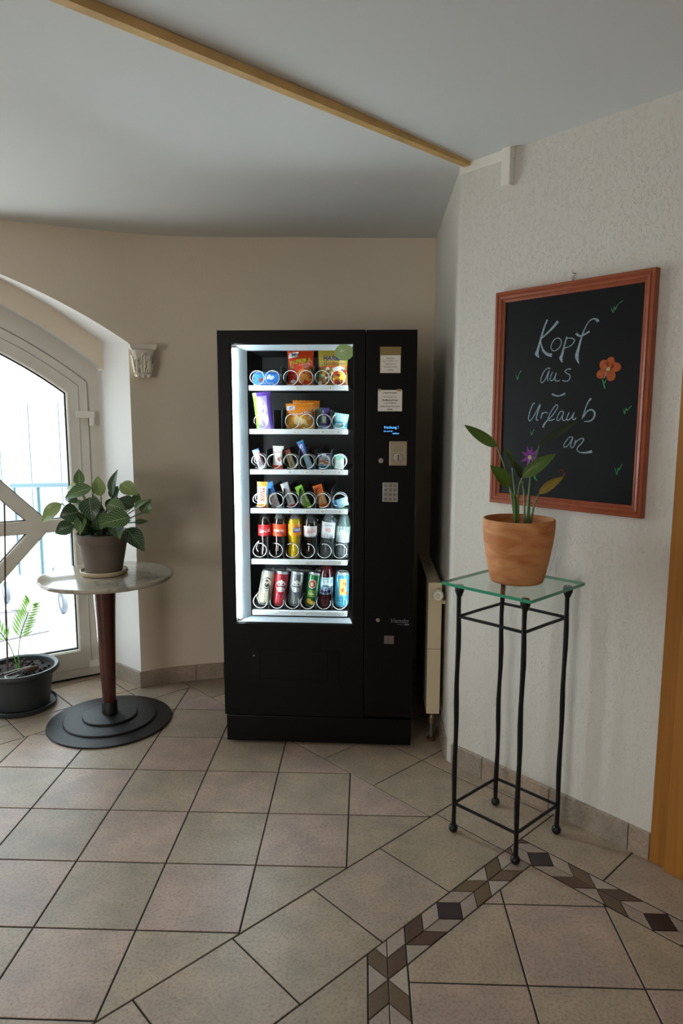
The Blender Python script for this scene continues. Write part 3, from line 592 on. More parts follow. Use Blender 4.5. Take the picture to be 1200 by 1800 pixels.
for a_, b_, pm, pn in ((-.82, -1.59, M_pane, 'glass_pane'), (-1.65, -2.42, M_white, 'light_block_panel')):  # unseen opaque panel added to hold back light from the entrance
    mb = MB(); pts = [(a_, .16)] + [(a_ + (b_ - a_) * k / 12, arc(a_ + (b_ - a_) * k / 12, 2.13)) for k in range(13)] + [(b_, .16)]
    mb.face([mb.vert(D(s, -.030, z)) for s, z in pts]); mb.face([mb.vert(D(s, -.034, z)) for s, z in pts][::-1]); mb.build(pn, pm, w1)

# ---------------------------------------------------------------- courtyard outside
M_court = mat('pale_concrete_paving', '#c9c9c9', .9, var=.08, vscale=2, bump=.2, bscale=40)
mb = MB(); g_ = [D(3.5, -.1, -.03), D(-9, -.1, -.03), D(-14, -14, -.03), D(8, -14, -.03)]
top = [mb.vert(p) for p in g_]; bot = [mb.vert(p - Vector((0, 0, .1))) for p in g_]; mb.face(top); mb.face(bot[::-1])
for k in range(4): mb.face((top[k], bot[k], bot[(k + 1) % 4], top[(k + 1) % 4]))
o = mb.build('ground', M_court); tag(o, 'sunlit pale courtyard paving outside the door', kind='structure')
o = MB().prism([(-2.80, 5.10), (-2.30, 4.42), (-2.06, 4.66), (-2.50, 5.22)], -.03, -.018).build('grey_slab', mat('grey_slab_surface', '#57545c', .95, var=.2, vscale=40)); tag(o, 'flat grey slab lying on the courtyard paving', 'mat')  # thin flat grey slab laid on the paving
M_post = mat('dark_metal_post', '#7d8d93', .5, metal=.3); M_panel = mat('white_fence_panel', '#d8d8d4', .8, var=.04)
fe = empty('fence', (-4.1, 9, -.03)); tag(fe, 'pale panel fence with thin dark posts across the courtyard', 'fence')
x0 = -10.0
for k in range(26):
    x = x0 + .395 * k
    MB().box((x + 4.1, -.02, 0), (x + 4.1 + .365, .02, 1.70)).build('panel', M_panel, fe)
    MB().box((x + 4.1 + .371, -.03, 0), (x + 4.1 + .389, .035, 1.74)).build('post', M_post, fe)
# hand cart
M_cart = mat('blue_grey_tube', '#4a626c', .4, metal=.3); M_tyre = mat('grey_rubber_tyre', '#545c68', .7); M_hub = mat('pale_hub', '#c8ccd0', .5)
ct = empty('hand_cart', (-2.43, 5.3, -.03)); tag(ct, 'tubular hand cart on small wheels standing outside the glass door', 'cart')
c0 = Vector((-2.43, 5.3, -.03)); Rl = Vector((.578, -.292, 0)).normalized(); Rp = Vector((.292, .578, 0)).normalized()
def Cc(a, b, z): return Rl * a + Rp * b + Vector((0, 0, z))
MB().tube([Cc(-.34, .1, .95), Cc(.30, .1, .985), Cc(.33, .1, .975)], .02, 10).build('top_rail', M_cart, ct, smooth=True)
MB().tube([Cc(-.05, .12, .95), Cc(-.05, .12, .20)], .017, 8).build('upright', M_cart, ct, smooth=True)
MB().tube([Cc(.29, .12, .97), Cc(.29, .12, .20)], .012, 8).build('upright', M_cart, ct, smooth=True)
MB().tube([Cc(-.33, .12, .95), Cc(-.33, .12, .20)], .012, 8).build('upright', M_cart, ct, smooth=True)
f_ = MB()
for p in ((-.33, -.05), (.33, -.05), (.33, .5), (-.33, .5)): pass
f_.tube([Cc(-.33, -.05, .20), Cc(.33, -.05, .20), Cc(.33, .5, .20), Cc(-.33, .5, .20)], .014, 8, closed=True)
f_.build('base_frame', M_hub, ct, smooth=True)
for a, b in ((-.325, -.02), (.325, -.02), (-.325, .45), (.325, .45)):
    Mx = Matrix.Translation(Cc(a, b, .09)) @ Matrix.Rotation(math.radians(35), 4, 'Z') @ Matrix.Rotation(PI / 2, 4, 'Y')
    wh = MB().lathe([(.045, -.018), (.075, -.022), (.088, -.014), (.09, 0), (.088, .014), (.075, .022), (.045, .018)], 24, M=Mx, cap=False).build('wheel', M_tyre, ct, smooth=True)
    MB().lathe([(.001, -.02), (.046, -.016), (.046, .016), (.001, .02)], 20, M=Mx, cap=False).build('hub', M_hub, wh, smooth=True)
    MB().tube([Cc(a, b, .205), Cc(a, b, .10)], .010, 6).build('caster_fork', M_cart, ct)
# ---------------------------------------------------------------- ceiling trunking and wall corbel
o = empty('cable_trunking', W(.10, 0, 2.40)); tag(o, 'white cable trunking along the ceiling edge with a short drop', 'trunking')
r0 = o
a = adopt(wbox(MB(), -.012, .232, 0, .016, 2.395, CZ + .01).build('trunking_run', M_white, bevel=.002), o)
a = adopt(wbox(MB(), .190, .228, .0, .030, 2.302, CZ + .01).build('trunking_drop', M_white, bevel=.003), o)
M_gyps = mat('plaster_cast', '#e4dccd', .75, var=.06, bump=.15, bscale=60)
co = empty('wall_corbel', (-1.035, 3.622, 1.68), math.radians(21)); tag(co, 'small white plaster corbel with acanthus leaves on the wall beside the arch', 'corbel')
mb = MB(); lv = [(0, .040, .035), (.012, .044, .046), (.02, .040, .040), (.05, .041, .046), (.09, .047, .056), (.125, .053, .066), (.132, .056, .070)]
rows = [[mb.vert(p) for p in ((-w_, .03, z), (-w_, -d_ * .8, z), (-w_ * .7, -d_, z), (w_ * .7, -d_, z), (w_, -d_ * .8, z), (w_, .03, z))] for z, w_, d_ in lv]
for j in range(len(rows) - 1):
    for k in range(6): mb.face((rows[j][k], rows[j][(k + 1) % 6], rows[j + 1][(k + 1) % 6], rows[j + 1][k]))
mb.face(rows[0][::-1]); mb.face(rows[-1]); mb.build('body', M_gyps, co, smooth=True)
mb = MB(); hz = [(.130, .054, .066), (.138, .062, .080), (.148, .066, .086), (.160, .068, .090)]
rows = [[mb.vert(p) for p in ((-w_, .03, z), (-w_, -d_, z), (-w_ * .5, -d_ * .93, z), (w_ * .5, -d_ * .93, z), (w_, -d_, z), (w_, .03, z))] for z, w_, d_ in hz]
for j in range(len(rows) - 1):
    for k in range(6): mb.face((rows[j][k], rows[j][(k + 1) % 6], rows[j + 1][(k + 1) % 6], rows[j + 1][k]))
mb.face(rows[0][::-1]); mb.face(rows[-1]); mb.build('abacus', M_gyps, co)
def acanthus(cx, z0, z1, wd, dep, side=0):
    mb = MB(); g = []
    for j in range(9):
        v = j / 8; z = z0 + (z1 - z0) * v; hw = wd * (math.sin(PI * (.18 + .70 * v)) ** .8) * (1 + .22 * math.cos(j * PI)) ; row = []
        d_ = dep + .014 * v * v + (.012 * max(0, v - .75) * 4)
        for i in range(7):
            u = i / 3 - 1; y = -(d_ + .009 * (1 - abs(u)) - .004 * math.cos(u * PI * 3)); zz = z - (.012 * max(0, v - .8) * 5 if v > .8 else 0)
            row.append(mb.vert((cx + u * hw, y, zz)) if not side else mb.vert((side * (.040 + .016 * v + .008 * (1 - abs(u))), -dep * .45 + u * hw, zz)))
        g.append(row)
    for j in range(8):
        for i in range(6): mb.face((g[j][i], g[j][i + 1], g[j + 1][i + 1], g[j + 1][i]))
    return mb.build('acanthus_leaf', M_gyps, co, smooth=True, fix=False)
acanthus(0, .022, .128, .026, .046); acanthus(-.030, .02, .10, .014, .045); acanthus(.030, .02, .10, .014, .045)
acanthus(0, .02, .12, .022, .05, -1); acanthus(0, .02, .12, .022, .05, 1)
mb = MB()
for cx in (-.026, 0, .026): mb.sphere((cx, -.036, .006), .012, 10, 6)
mb.build('foot_scroll', M_gyps, co, smooth=True)

# ---------------------------------------------------------------- radiator
M_rad = mat('cream_radiator_enamel', '#d9cbab', .4, var=.03)
na = Vector((.4595, 2.80, 0)); nt_ = Vector((.0535, 1.25, 0)).normalized(); nn_ = Vector((-nt_.y, nt_.x, 0))
ra = empty('radiator', (.41, 2.95, .14), math.atan2(nt_.y, nt_.x) - PI / 2); tag(ra, 'cream panel radiator on the return wall behind the machine', 'radiator')
MB().box((-.024, 0, .0), (.036, .006, .610)).build('end_cover', M_rad, ra, bevel=.003)
MB().box((-.024, .006, .0), (-.012, .70, .606)).build('front_panel', M_rad, ra, bevel=.003)
MB().box((.022, .006, .0), (.034, .70, .606)).build('back_panel', M_rad, ra, bevel=.003)
mb = MB()
for k in range(34): mb.box((-.012, .012 + .02 * k, .595), (.022, .022 + .02 * k, .606))
mb.build('top_grille', M_rad, ra)
o = MB().box((-.0235, -.0012, .305), (.0355, .0004, .3065)).build('cover_seam', mat('dark_seam', '#6b6048', .7), ra)
Mv = Matrix.Translation((.014, 0, .563)) @ Matrix.Rotation(PI / 2, 4, 'X')
v_ = MB().lathe([(.012, 0), (.014, .01), (.022, .012), (.024, .02), (.022, .048), (.019, .052), (.001, .053)], 20, M=Mv).build('thermostat_valve', M_white, ra, smooth=True)
mb = MB()
for k in range(20): a_ = 2 * PI * k / 20; mb.box((-.0012, -.0012, .022), (.0012, .0012, .046), M=Mv @ Matrix.Rotation(a_, 4, 'Z') @ Matrix.Translation((.0238, 0, 0)))
mb.build('grip_rib', M_white, v_)
Mk = Matrix.Translation((.010, -.052, .563)) @ Matrix.Rotation(PI / 2, 4, 'X')
MB().lathe([(.010, 0), (.012, .001), (.012, .004)], 14, M=Mk).build('valve_cap', mat('ivory_plastic', '#d8cfb8', .5), v_)
MB().tube([(.03, .006, .525), (.046, .004, .52), (.054, .01, .52)], .009, 8).build('supply_pipe', M_rad, ra, smooth=True)
pb = MB().tube([(.004, .035, .01), (.004, .035, -.142)], .008, 8).build('lower_pipe', mat('grey_pipe', '#6d6a66', .5, metal=.3), ra, smooth=True)
MB().lathe([(.010, -.06), (.015, -.055), (.015, -.03), (.010, -.02), (.010, .0)], 12, (.004, .035, 0)).build('union_nut', mat('brass_fitting', '#8a795a', .4, metal=.7), pb)
MB().lathe([(.020, -.142), (.020, -.128), (.012, -.124)], 14, (.004, .035, 0)).build('pipe_rosette', mat('brown_rosette', '#5a3427', .6), pb)

# ---------------------------------------------------------------- chalkboard
M_slate = mat('black_chalkboard', '#060708', .5, spec=.22, var=.12, vscale=3)
M_cherry = mat('cherry_wood_frame', '#8f4326', .38, spec=.5)
N, L, b = nodes(M_cherry); tc = N.new('ShaderNodeTexCoord'); mp = N.new('ShaderNodeMapping'); mp.inputs['Scale'].default_value = (6, 6, 6)
ns = N.new('ShaderNodeTexNoise'); ns.inputs['Scale'].default_value = 5; ns.inputs['Detail'].default_value = 6; rp = N.new('ShaderNodeValToRGB')
rp.color_ramp.elements[0].color = lin('#7e3719'); rp.color_ramp.elements[1].color = lin('#a85530')
L.new(tc.outputs['Object'], mp.inputs[0]); L.new(mp.outputs[0], ns.inputs['Vector']); L.new(ns.outputs['Fac'], rp.inputs[0]); L.new(rp.outputs[0], b.inputs['Base Color'])
cb = empty('chalkboard', W(.4795, .0, 1.54)); tag(cb, 'framed black chalkboard with chalk lettering and flowers on the plaster wall', 'chalkboard')
T0, T1, Z0, Z1 = .1815, .7765, 1.151, 1.931
def board_side(p0, p1, inn):
    """one mitred, stepped frame moulding from corner p0 to p1; inn points to the board's middle"""
    p0, p1, inn = Vector(p0), Vector(p1), Vector(inn); t = (p1 - p0).normalized(); mb = MB()
    prof = [(0, .001), (0, .024), (.003, .027), (.011, .027), (.0125, .0245), (.016, .0245), (.018, .027), (.026, .024), (.0275, .021), (.031, .021), (.033, .019), (.038, .016), (.039, .012), (.039, .001)]
    A_ = []; B_ = []
    for x, d_ in prof:
        a_ = p0 + inn * x + t * x; c_ = p1 + inn * x - t * x
        A_.append(mb.vert(W(a_.x, d_, a_.y))); B_.append(mb.vert(W(c_.x, d_, c_.y)))
    for k in range(len(prof) - 1): mb.face((A_[k], B_[k], B_[k + 1], A_[k + 1]))
    mb.face(A_); mb.face(B_[::-1])
    return adopt(mb.build('frame_moulding', M_cherry), cb)
board_side((T0, Z1), (T1, Z1), (0, -1)); board_side((T1, Z1), (T1, Z0), (-1, 0)); board_side((T1, Z0), (T0, Z0), (0, 1)); board_side((T0, Z0), (T0, Z1), (1, 0))
adopt(wbox(MB(), T0 + .03, T1 - .03, .004, .012, Z0 + .03, Z1 - .03).build('slate', M_slate), cb)
def BF(d_): return lambda t, z: W(t, d_, z)
M_chalk = mat('blue_white_chalk', '#8fa3ac', .95, var=.3, vscale=160); M_chg = mat('green_chalk', '#3f8f55', .95, var=.3, vscale=160)
M_cho = mat('orange_chalk', '#a8542a', .95, var=.3, vscale=90); M_chp = mat('violet_chalk', '#7a3a86', .95, var=.25, vscale=90); M_chy = mat('yellow_chalk', '#b3ac78', .95)
def chalk(name, m, strokes, d_=.0125):
    mb = MB()
    for pts, ws in strokes: stroke(mb, pts, ws, BF(d_))
    return adopt(mb.build(name, m, fix=False), cb)
words_ = {'chalk_word_kopf': (0, 8), 'chalk_word_aus': (8, 11), 'chalk_dash': (11, 12), 'chalk_word_urlaub': (12, 19), 'chalk_word_an': (19, 21)}
for k, (i0, i1) in words_.items(): chalk(k, M_chalk, LET[i0:i1])
for g_ in GRASS: chalk('chalk_grass', M_chg, [(g_[:2], [.001, .004]), (g_[1:3], [.004, .0025]), (g_[2:4], [.002, .004]), (g_[3:], [.0035] + [.0022] * (len(g_) - 4))])
fl1 = adopt(blobs('chalk_orange_flower', M_cho, None, [(.6367, 1.6516, .0155, .0195, -.1), (.6554, 1.6369, .0195, .0150, -.2), (.6407, 1.6109, .0160, .0190, .25), (.6084, 1.6179, .0190, .0155, .4), (.6147, 1.6461, .0155, .0175, .5)], BF(.0125), 18), cb)
adopt(blobs('flower_centre', M_chy, None, [(.6307, 1.6321, .0075, .006, .5)], BF(.0131), 12), cb)
chalk('flower_stem', M_chalk, [([(.6258, 1.6262), (.6183, 1.602)], [.0022, .0022])], .0131)
chalk('flower_leaf', M_chg, [([(.6093, 1.6018), (.6201, 1.5866)], [.002, .006]), ([(.6201, 1.5866), (.626, 1.5993)], [.006, .0015]), ([(.6146, 1.5899), (.6195, 1.578), (.6236, 1.5673)], [.004, .0055, .002])])
cx, cz = .3464, 1.3291
chalk('chalk_violet_flower', M_chp, [([(cx, cz), ((cx + x) / 2, (cz + z) / 2), (x, z)], [.008, .013, .002]) for x, z in [[0.3325, 1.3683], [0.3545, 1.369], [0.3787, 1.3579], [0.3781, 1.3288], [0.3651, 1.311], [0.3359, 1.2939], [0.3098, 1.3125], [0.3111, 1.3485]]])
adopt(blobs('flower_centre', M_chy, None, [(cx, cz, .008, .008, 0)], BF(.0131), 12), cb)
chalk('flower_stem', M_chalk, [([(.3448, 1.3204), (.3443, 1.3048), (.345, 1.28)], [.0022] * 3)], .0131)
chalk('flower_leaf', M_chg, [([(.368, 1.274), (.3690, 1.258), (.3829, 1.2438)], [.003, .009, .001])])
o = MB().tube([W(.4885, .018, 1.930), W(.4885, .015, 1.945), W(.4885, .004, 1.952)], .002, 6).tube([W(.4885 + .006 * math.cos(a_), .014, 1.941 + .006 * math.sin(a_)) for a_ in [2 * PI * k / 10 for k in range(10)]], .0012, 5, closed=True).build('hanger', M_steel)
adopt(o, cb)
o = MB().tube([W(.4885, .0, 1.958), W(.4885, .020, 1.956), W(.4885, .022, 1.965)], .0022, 6).build('wall_hook', M_steel); tag(o, 'small steel hook in the wall holding the chalkboard', 'hook')

# ---------------------------------------------------------------- bistro table
M_marble = mat('polished_beige_marble', '#b9b0a0', .14, spec=.5, coat=.3)
N, L, b = nodes(M_marble); tc = N.new('ShaderNodeTexCoord'); ns = N.new('ShaderNodeTexNoise'); ns.inputs['Scale'].default_value = 3.2; ns.inputs['Detail'].default_value = 8; ns.inputs['Distortion'].default_value = 1.6
rp = N.new('ShaderNodeValToRGB'); e = rp.color_ramp.elements; e[0].position = .36; e[0].color = lin('#a39a89'); e[1].position = .66; e[1].color = lin('#b9b09f')
q = e.new(.47); q.color = lin('#b0a794'); q = e.new(.505); q.color = lin('#8a877e'); q = e.new(.53); q.color = lin('#b4ab9b')
L.new(tc.outputs['Object'], ns.inputs['Vector']); L.new(ns.outputs['Fac'], rp.inputs[0]); L.new(rp.outputs[0], b.inputs['Base Color'])
M_iron = mat('black_cast_iron', '#090a0d', .45, spec=.5, bump=.25, bscale=220)
M_mahog = mat('dark_mahogany', '#4c2016', .3, spec=.5, var=.25, vscale=18, coat=.3)
tx, ty = -1.128, 3.172
tb = empty('bistro_table', (tx, ty, 0)); tag(tb, 'round marble topped bistro table with tapered mahogany post and black stepped foot', 'table')
base = MB().lathe([(.290, 0), (.292, .004), (.290, .009), (.222, .017), (.2215, .018)], 72).build('base', M_iron, tb, smooth=True, angle=.3)
MB().lathe([(.216, .014), (.217, .022), (.213, .026), (.140, .031)], 64).build('base_step', M_iron, base, smooth=True, angle=.3)
MB().lathe([(.128, .027), (.129, .037), (.125, .041), (.045, .048)], 56).build('base_step', M_iron, base, smooth=True, angle=.3)
MB().lathe([(.037, .045), (.036, .105), (.034, .108)], 32).build('collar', M_iron, tb, smooth=True)
MB().lathe([(.0305, .10), (.034, .20), (.044, .50), (.0535, .714)], 32).build('post', M_mahog, tb, smooth=True)
MB().lathe([(.09, .706), (.09, .715)], 28).build('top_plate', M_iron, tb)
MB().lathe([(.285, .715), (.300, .716), (.306, .722), (.3065, .729), (.303, .7345), (.297, .7355)], 80, (.018, -.012, 0)).build('marble_top', M_marble, tb, smooth=True, angle=.9)

# variegated plant in its clay pot on the table
M_greyclay = mat('grey_brown_clay', '#6d6257', .8, var=.12, vscale=6, bump=.12, bscale=90)
N, L, b = nodes(M_greyclay)
M_cream = mat('cream_glazed_saucer', '#c6b797', .45, var=.05)
M_soil = mat('dark_potting_soil', '#231a14', 1, var=.4, vscale=60, bump=.8, bscale=80)
px, py, pz = -1.128, 3.183, .7357
o = MB().lathe([(.085, 0), (.104, .002), (.1085, .010), (.109, .020), (.105, .022), (.102, .012), (.08, .009), (.0, .009)], 48, (px, py, pz)).build('plant_saucer', M_cream, smooth=True, angle=.9); tag(o, 'cream saucer under the grey clay pot on the marble table', 'saucer')
pp = empty('potted_philodendron', (px, py, pz + .0092)); tag(pp, 'bushy plant with cream veined leaves in a grey brown clay pot on the marble table', 'plant')
H = .188
MB().lathe([(.078, 0), (.082, .002), (.094, .06), (.108, .132), (.1105, .140), (.116, .142), (.1195, .150), (.1225, H - .002), (.1205, H), (.114, H), (.112, .150), (.1, .150)], 56).build('pot', M_greyclay, pp, smooth=True, angle=.7)
MB().lathe([(.113, H - .022), (.06, H - .012), (0, H - .010)], 32).build('soil', M_soil, pp, smooth=True)
def leaf_mat(name, base, vein, amt, freq=26, rough=.32):
    m = mat(name, base, rough, spec=.5); N, L, b = nodes(m)
    uv = N.new('ShaderNodeUVMap'); sp = N.new('ShaderNodeSeparateXYZ'); L.new(uv.outputs[0], sp.inputs[0])
    ab = N.new('ShaderNodeMath'); ab.operation = 'ABSOLUTE'; L.new(sp.outputs['X'], ab.inputs[0])
    ma = N.new('ShaderNodeMath'); ma.operation = 'MULTIPLY_ADD'; L.new(ab.outputs[0], ma.inputs[0]); ma.inputs[1].default_value = -.38; L.new(sp.outputs['Y'], ma.inputs[2])
    sn = N.new('ShaderNodeMath'); sn.operation = 'MULTIPLY'; L.new(ma.outputs[0], sn.inputs[0]); sn.inputs[1].default_value = freq * 2
    si = N.new('ShaderNodeMath'); si.operation = 'SINE'; L.new(sn.outputs[0], si.inputs[0])
    rr = N.new('ShaderNodeValToRGB'); rr.color_ramp.elements[0].position = .55; rr.color_ramp.elements[1].position = .95
    L.new(si.outputs[0], rr.inputs[0])
    md = N.new('ShaderNodeMath'); md.operation = 'LESS_THAN'; L.new(ab.outputs[0], md.inputs[0]); md.inputs[1].default_value = .05
    mxm = N.new('ShaderNodeMath'); mxm.operation = 'MAXIMUM'; L.new(rr.outputs[0], mxm.inputs[0]); L.new(md.outputs[0], mxm.inputs[1])
    ml = N.new('ShaderNodeMath'); ml.operation = 'MULTIPLY'; L.new(mxm.outputs[0], ml.inputs[0]); ml.inputs[1].default_value = amt
    mx = N.new('ShaderNodeMixRGB'); L.new(ml.outputs[0], mx.inputs[0]); mx.inputs[1].default_value = lin(base); mx.inputs[2].default_value = lin(vein)
    L.new(mx.outputs[0], b.inputs['Base Color'])
    tr = N.new('ShaderNodeBsdfTranslucent'); L.new(mx.outputs[0], tr.inputs[0]); ms = N.new('ShaderNodeMixShader'); ms.inputs[0].default_value = .28
    out = N['Material Output']; L.new(b.outputs[0], ms.inputs[1]); L.new(tr.outputs[0], ms.inputs[2]); L.new(ms.outputs[0], out.inputs[0])
    return m
LM = [leaf_mat('dark_variegated_leaf', '#2a4a2e', '#a3b787', .6), leaf_mat('green_variegated_leaf', '#4a723c', '#c6d3a0', .65), leaf_mat('pale_variegated_leaf', '#8fa866', '#d5dba4', .6)]
def leaf(name, m, parent, base, tip, wd, up=(0, 0, 1), fold=.22, droop=.10, n=10, shape=1.0, off=(0, 0, 0), taper=.9, twist=0, stem=None, stem_m=None, thick=.0012):
    """one leaf blade: midrib from base to tip, cupped along it"""
    b_, t_ = Vector(base), Vector(tip); ax = t_ - b_; Ln = ax.length; ax.normalize(); up = Vector(up)
    sd = ax.cross(up)
    if sd.length < .1: sd = ax.cross(Vector((0, -1, 0)))
    sd.normalize(); nr_ = sd.cross(ax).normalized()
    if twist: q_ = Matrix.Rotation(twist, 3, ax); sd = q_ @ sd; nr_ = q_ @ nr_
    mb = MB(); uv = []; g = []; hw = wd / 2
    for sgn in (1, -1):
        for j in range(n + 1):
            v = j / n; w_ = hw * (math.sin(PI * min(1, v ** (.72 * shape))) ** taper) if 0 < v < 1 else .0008
            c_ = b_ + ax * Ln * v + nr_ * Ln * droop * math.sin(PI * v); row = []
            for i in range(5):
                u = i / 2 - 1
                p = c_ + sd * u * w_ + nr_ * (abs(u) ** 1.4 * w_ * fold * 1.6) + nr_ * (thick * .5 * sgn if 0 < i < 4 and 0 < j < n else 0)
                row.append(mb.vert(p - Vector(off))); uv.append((u, v))
            g.append(row)
    for s_ in range(2):
        o_ = s_ * (n + 1)
        for j in range(n):
            for i in range(4):
                q_ = (g[o_ + j][i], g[o_ + j][i + 1], g[o_ + j + 1][i + 1], g[o_ + j + 1][i]); mb.face(q_ if s_ == 0 else q_[::-1])
    o = mb.build(name, m, parent, smooth=True, fix=False, angle=1.2)
    l = o.data.uv_layers.new(name='UVMap'); lu = [0.0] * (2 * len(o.data.loops)); vi = [0] * len(o.data.loops); o.data.loops.foreach_get('vertex_index', vi)
    for k, i in enumerate(vi): lu[2 * k], lu[2 * k + 1] = uv[i]
    l.data.foreach_set('uv', lu)
    return o
tones = [2, 0, 0, 1, 1, 2, 1, 0, 2, 0, 0, 2, 0, 0, 1, 1, 1, 0, 0, 0, 1, 1, 1, 1, 0, 0, 0, 1]
M_petiole = mat('green_petiole', '#4c6a35', .5)
PO = Vector(pp.location)
for k, (b_, t_, wd) in enumerate(PHIL):
    ax = (Vector(t_) - Vector(b_)); up = Vector((rng.uniform(-.5, .5), -1.0, .55))
    t_ = Vector(b_) + ax * 1.08
    o = leaf('leaf', LM[tones[k]], pp, b_, t_, wd * 1.28, up, fold=rng.uniform(.1, .3), droop=rng.uniform(.04, .14), off=PO, twist=rng.uniform(-.25, .25))
    r_ = Vector((px + (b_[0] - px) * .28, py + (b_[1] - py) * .25, pz + .185)); m_ = (r_ + Vector(b_)) / 2 + Vector((0, 0, .02))
    MB().tube([v - PO for v in smooth_path([r_, m_, Vector(b_)], 4)], .0026, 6).build('petiole', M_petiole, pp, smooth=True)
for k in range(22):
    a_ = 2 * PI * k / 11 + .2; rr_ = rng.uniform(.03, .10); b_ = Vector((px + .05 * math.cos(a_), py + .05 * math.sin(a_), pz + .20)); t_ = b_ + Vector((rr_ * math.cos(a_), rr_ * math.sin(a_), rng.uniform(.0, .11)))
    leaf('leaf', LM[0 if k % 3 else 1], pp, b_, t_, rng.uniform(.05, .08), (-math.cos(a_) * .4, -.8, .8), off=PO)

# ---------------------------------------------------------------- dark tub with palm seedling by the door
M_tub = mat('dark_grey_plastic_tub', '#303437', .5, spec=.45, bump=.06, bscale=120)
bx, by = -1.640, 3.350
o = MB().lathe([(.13, .0), (.158, .0), (.166, .012), (.168, .026), (.163, .028), (.158, .015), (.13, .009), (0, .009)], 56, (bx, by, 0)).build('tub_saucer', M_tub, smooth=True, angle=.8); tag(o, 'dark grey saucer under the plastic tub by the door', 'saucer')
pt = empty('potted_palm', (bx, by, .0092)); tag(pt, 'palm seedling with a cane in a dark grey plastic tub by the glass door', 'plant')
MB().lathe([(.118, 0), (.132, .003), (.142, .08), (.152, .150), (.156, .168), (.168, .172), (.180, .178), (.186, .186), (.186, .198), (.181, .205), (.172, .205), (.164, .199), (.158, .165)], 64).build('pot', M_tub, pt, smooth=True, angle=.7)
mb = MB(); rows = []
for j in range(9):
    r_ = .164 * j / 8; rows.append([mb.vert((r_ * math.cos(2 * PI * k / 32), r_ * math.sin(2 * PI * k / 32), .180 + rng.uniform(-.004, .006))) for k in range(32)])
for j in range(8):
    for k in range(32): mb.face((rows[j][k], rows[j][(k + 1) % 32], rows[j + 1][(k + 1) % 32], rows[j + 1][k]))
mb.build('soil', M_soil, pt, smooth=True)
mb = MB(); so = random.Random(3)
for k in range(60):
    a_ = so.uniform(0, 6.28); r_ = .155 * math.sqrt(so.random()); mb.sphere((r_ * math.cos(a_), r_ * math.sin(a_), .184), so.uniform(.004, .011), 6, 4)
o = mb.build('soil_crumbs', M_soil, pt); o['kind'] = 'stuff'
q0 = Vector((bx, by, .0092))
MB().tube([Vector((-1.694, 3.33, .18)) - q0, Vector((-1.680, 3.33, .6)) - q0, Vector((-1.654, 3.33, 1.05)) - q0], [.0052, .0045, .0040], 8).build('cane', mat('brown_cane', '#5d4638', .7), pt, smooth=True)
M_palm = mat('fresh_palm_green', '#6f9f52', .5)
N, L, b = nodes(M_palm); tr_ = N.new('ShaderNodeBsdfTranslucent'); tr_.inputs[0].default_value = lin('#8fbf5a'); ms_ = N.new('ShaderNodeMixShader'); ms_.inputs[0].default_value = .5
L.new(b.outputs[0], ms_.inputs[1]); L.new(tr_.outputs[0], ms_.inputs[2]); L.new(ms_.outputs[0], N['Material Output'].inputs[0])
def frond(pts, nl, ln, spread, m):
    P = smooth_path(pts, 6); o_ = MB().tube([v - q0 for v in P], [.0034 - .0014 * k / len(P) for k in range(len(P))], 6).build('frond_stem', m, pt, smooth=True)
    n_ = len(P); fo = MB()
    for k in range(nl):
        v = .42 + .58 * k / (nl - 1); i = min(n_ - 2, int(v * (n_ - 1))); p = P[i] + (P[i + 1] - P[i]) * (v * (n_ - 1) - i); t = (P[i + 1] - P[i]).normalized()
        sd = t.cross(Vector((.2, 1, 0))).normalized()
        for sg in (1, -1):
            d_ = (t * .75 + sd * sg * spread + Vector((0, -.15, .0))).normalized(); L_l = ln * (1 - .45 * abs(v - .6)) * rng.uniform(.85, 1.1); e_ = p + d_ * L_l; nn__ = d_.cross(Vector((0, 1, .2))).normalized() * .0062
            m_ = p + d_ * L_l * .45
            a_ = [fo.vert(x - q0) for x in (p, m_ + nn__, e_, m_ - nn__, m_ + Vector((0, -.0015, 0)))]
            fo.face((a_[0], a_[1], a_[4])); fo.face((a_[1], a_[2], a_[4])); fo.face((a_[2], a_[3], a_[4])); fo.face((a_[3], a_[0], a_[4]))
    fo.build('frond_leaflet', m, o_, fix=False)
frond([(-1.635, 3.33, .185), (-1.632, 3.33, .30), (-1.611, 3.33, .40), (-1.575, 3.32, .48), (-1.545, 3.31, .545)], 13, .096, .8, M_palm)
frond([(-1.640, 3.33, .185), (-1.665, 3.33, .30), (-1.700, 3.32, .38), (-1.73, 3.30, .43), (-1.75, 3.29, .45)], 10, .10, .9, M_palm)
o = MB().tube([v for v in smooth_path([(-1.590, 3.300, .206), (-1.565, 3.315, .210), (-1.540, 3.335, .213)], 5)], [.009, .012, .014, .015, .016, .016, .016, .015, .014, .013, .010], 8).build('bark_piece', mat('brown_bark', '#5a4636', .95, var=.3, vscale=40, bump=.6, bscale=60), smooth=True); tag(o, 'short piece of brown bark lying on the soil in the dark tub', 'bark')
o = MB().tube(smooth_path([(-1.705, 3.25, .205), (-1.66, 3.26, .214), (-1.60, 3.275, .228), (-1.560, 3.300, .232), (-1.585, 3.275, .226), (-1.63, 3.245, .215), (-1.655, 3.225, .208), (-1.64, 3.215, .207), (-1.60, 3.215, .212), (-1.585, 3.225, .213), (-1.60, 3.205, .209), (-1.63, 3.195, .207), (-1.65, 3.21, .207)], 5), .0022, 6).build('white_string', mat('white_cord', '#c9cbc8', .8), smooth=True); tag(o, 'loop of thin white string lying on the soil of the dark tub', 'string')

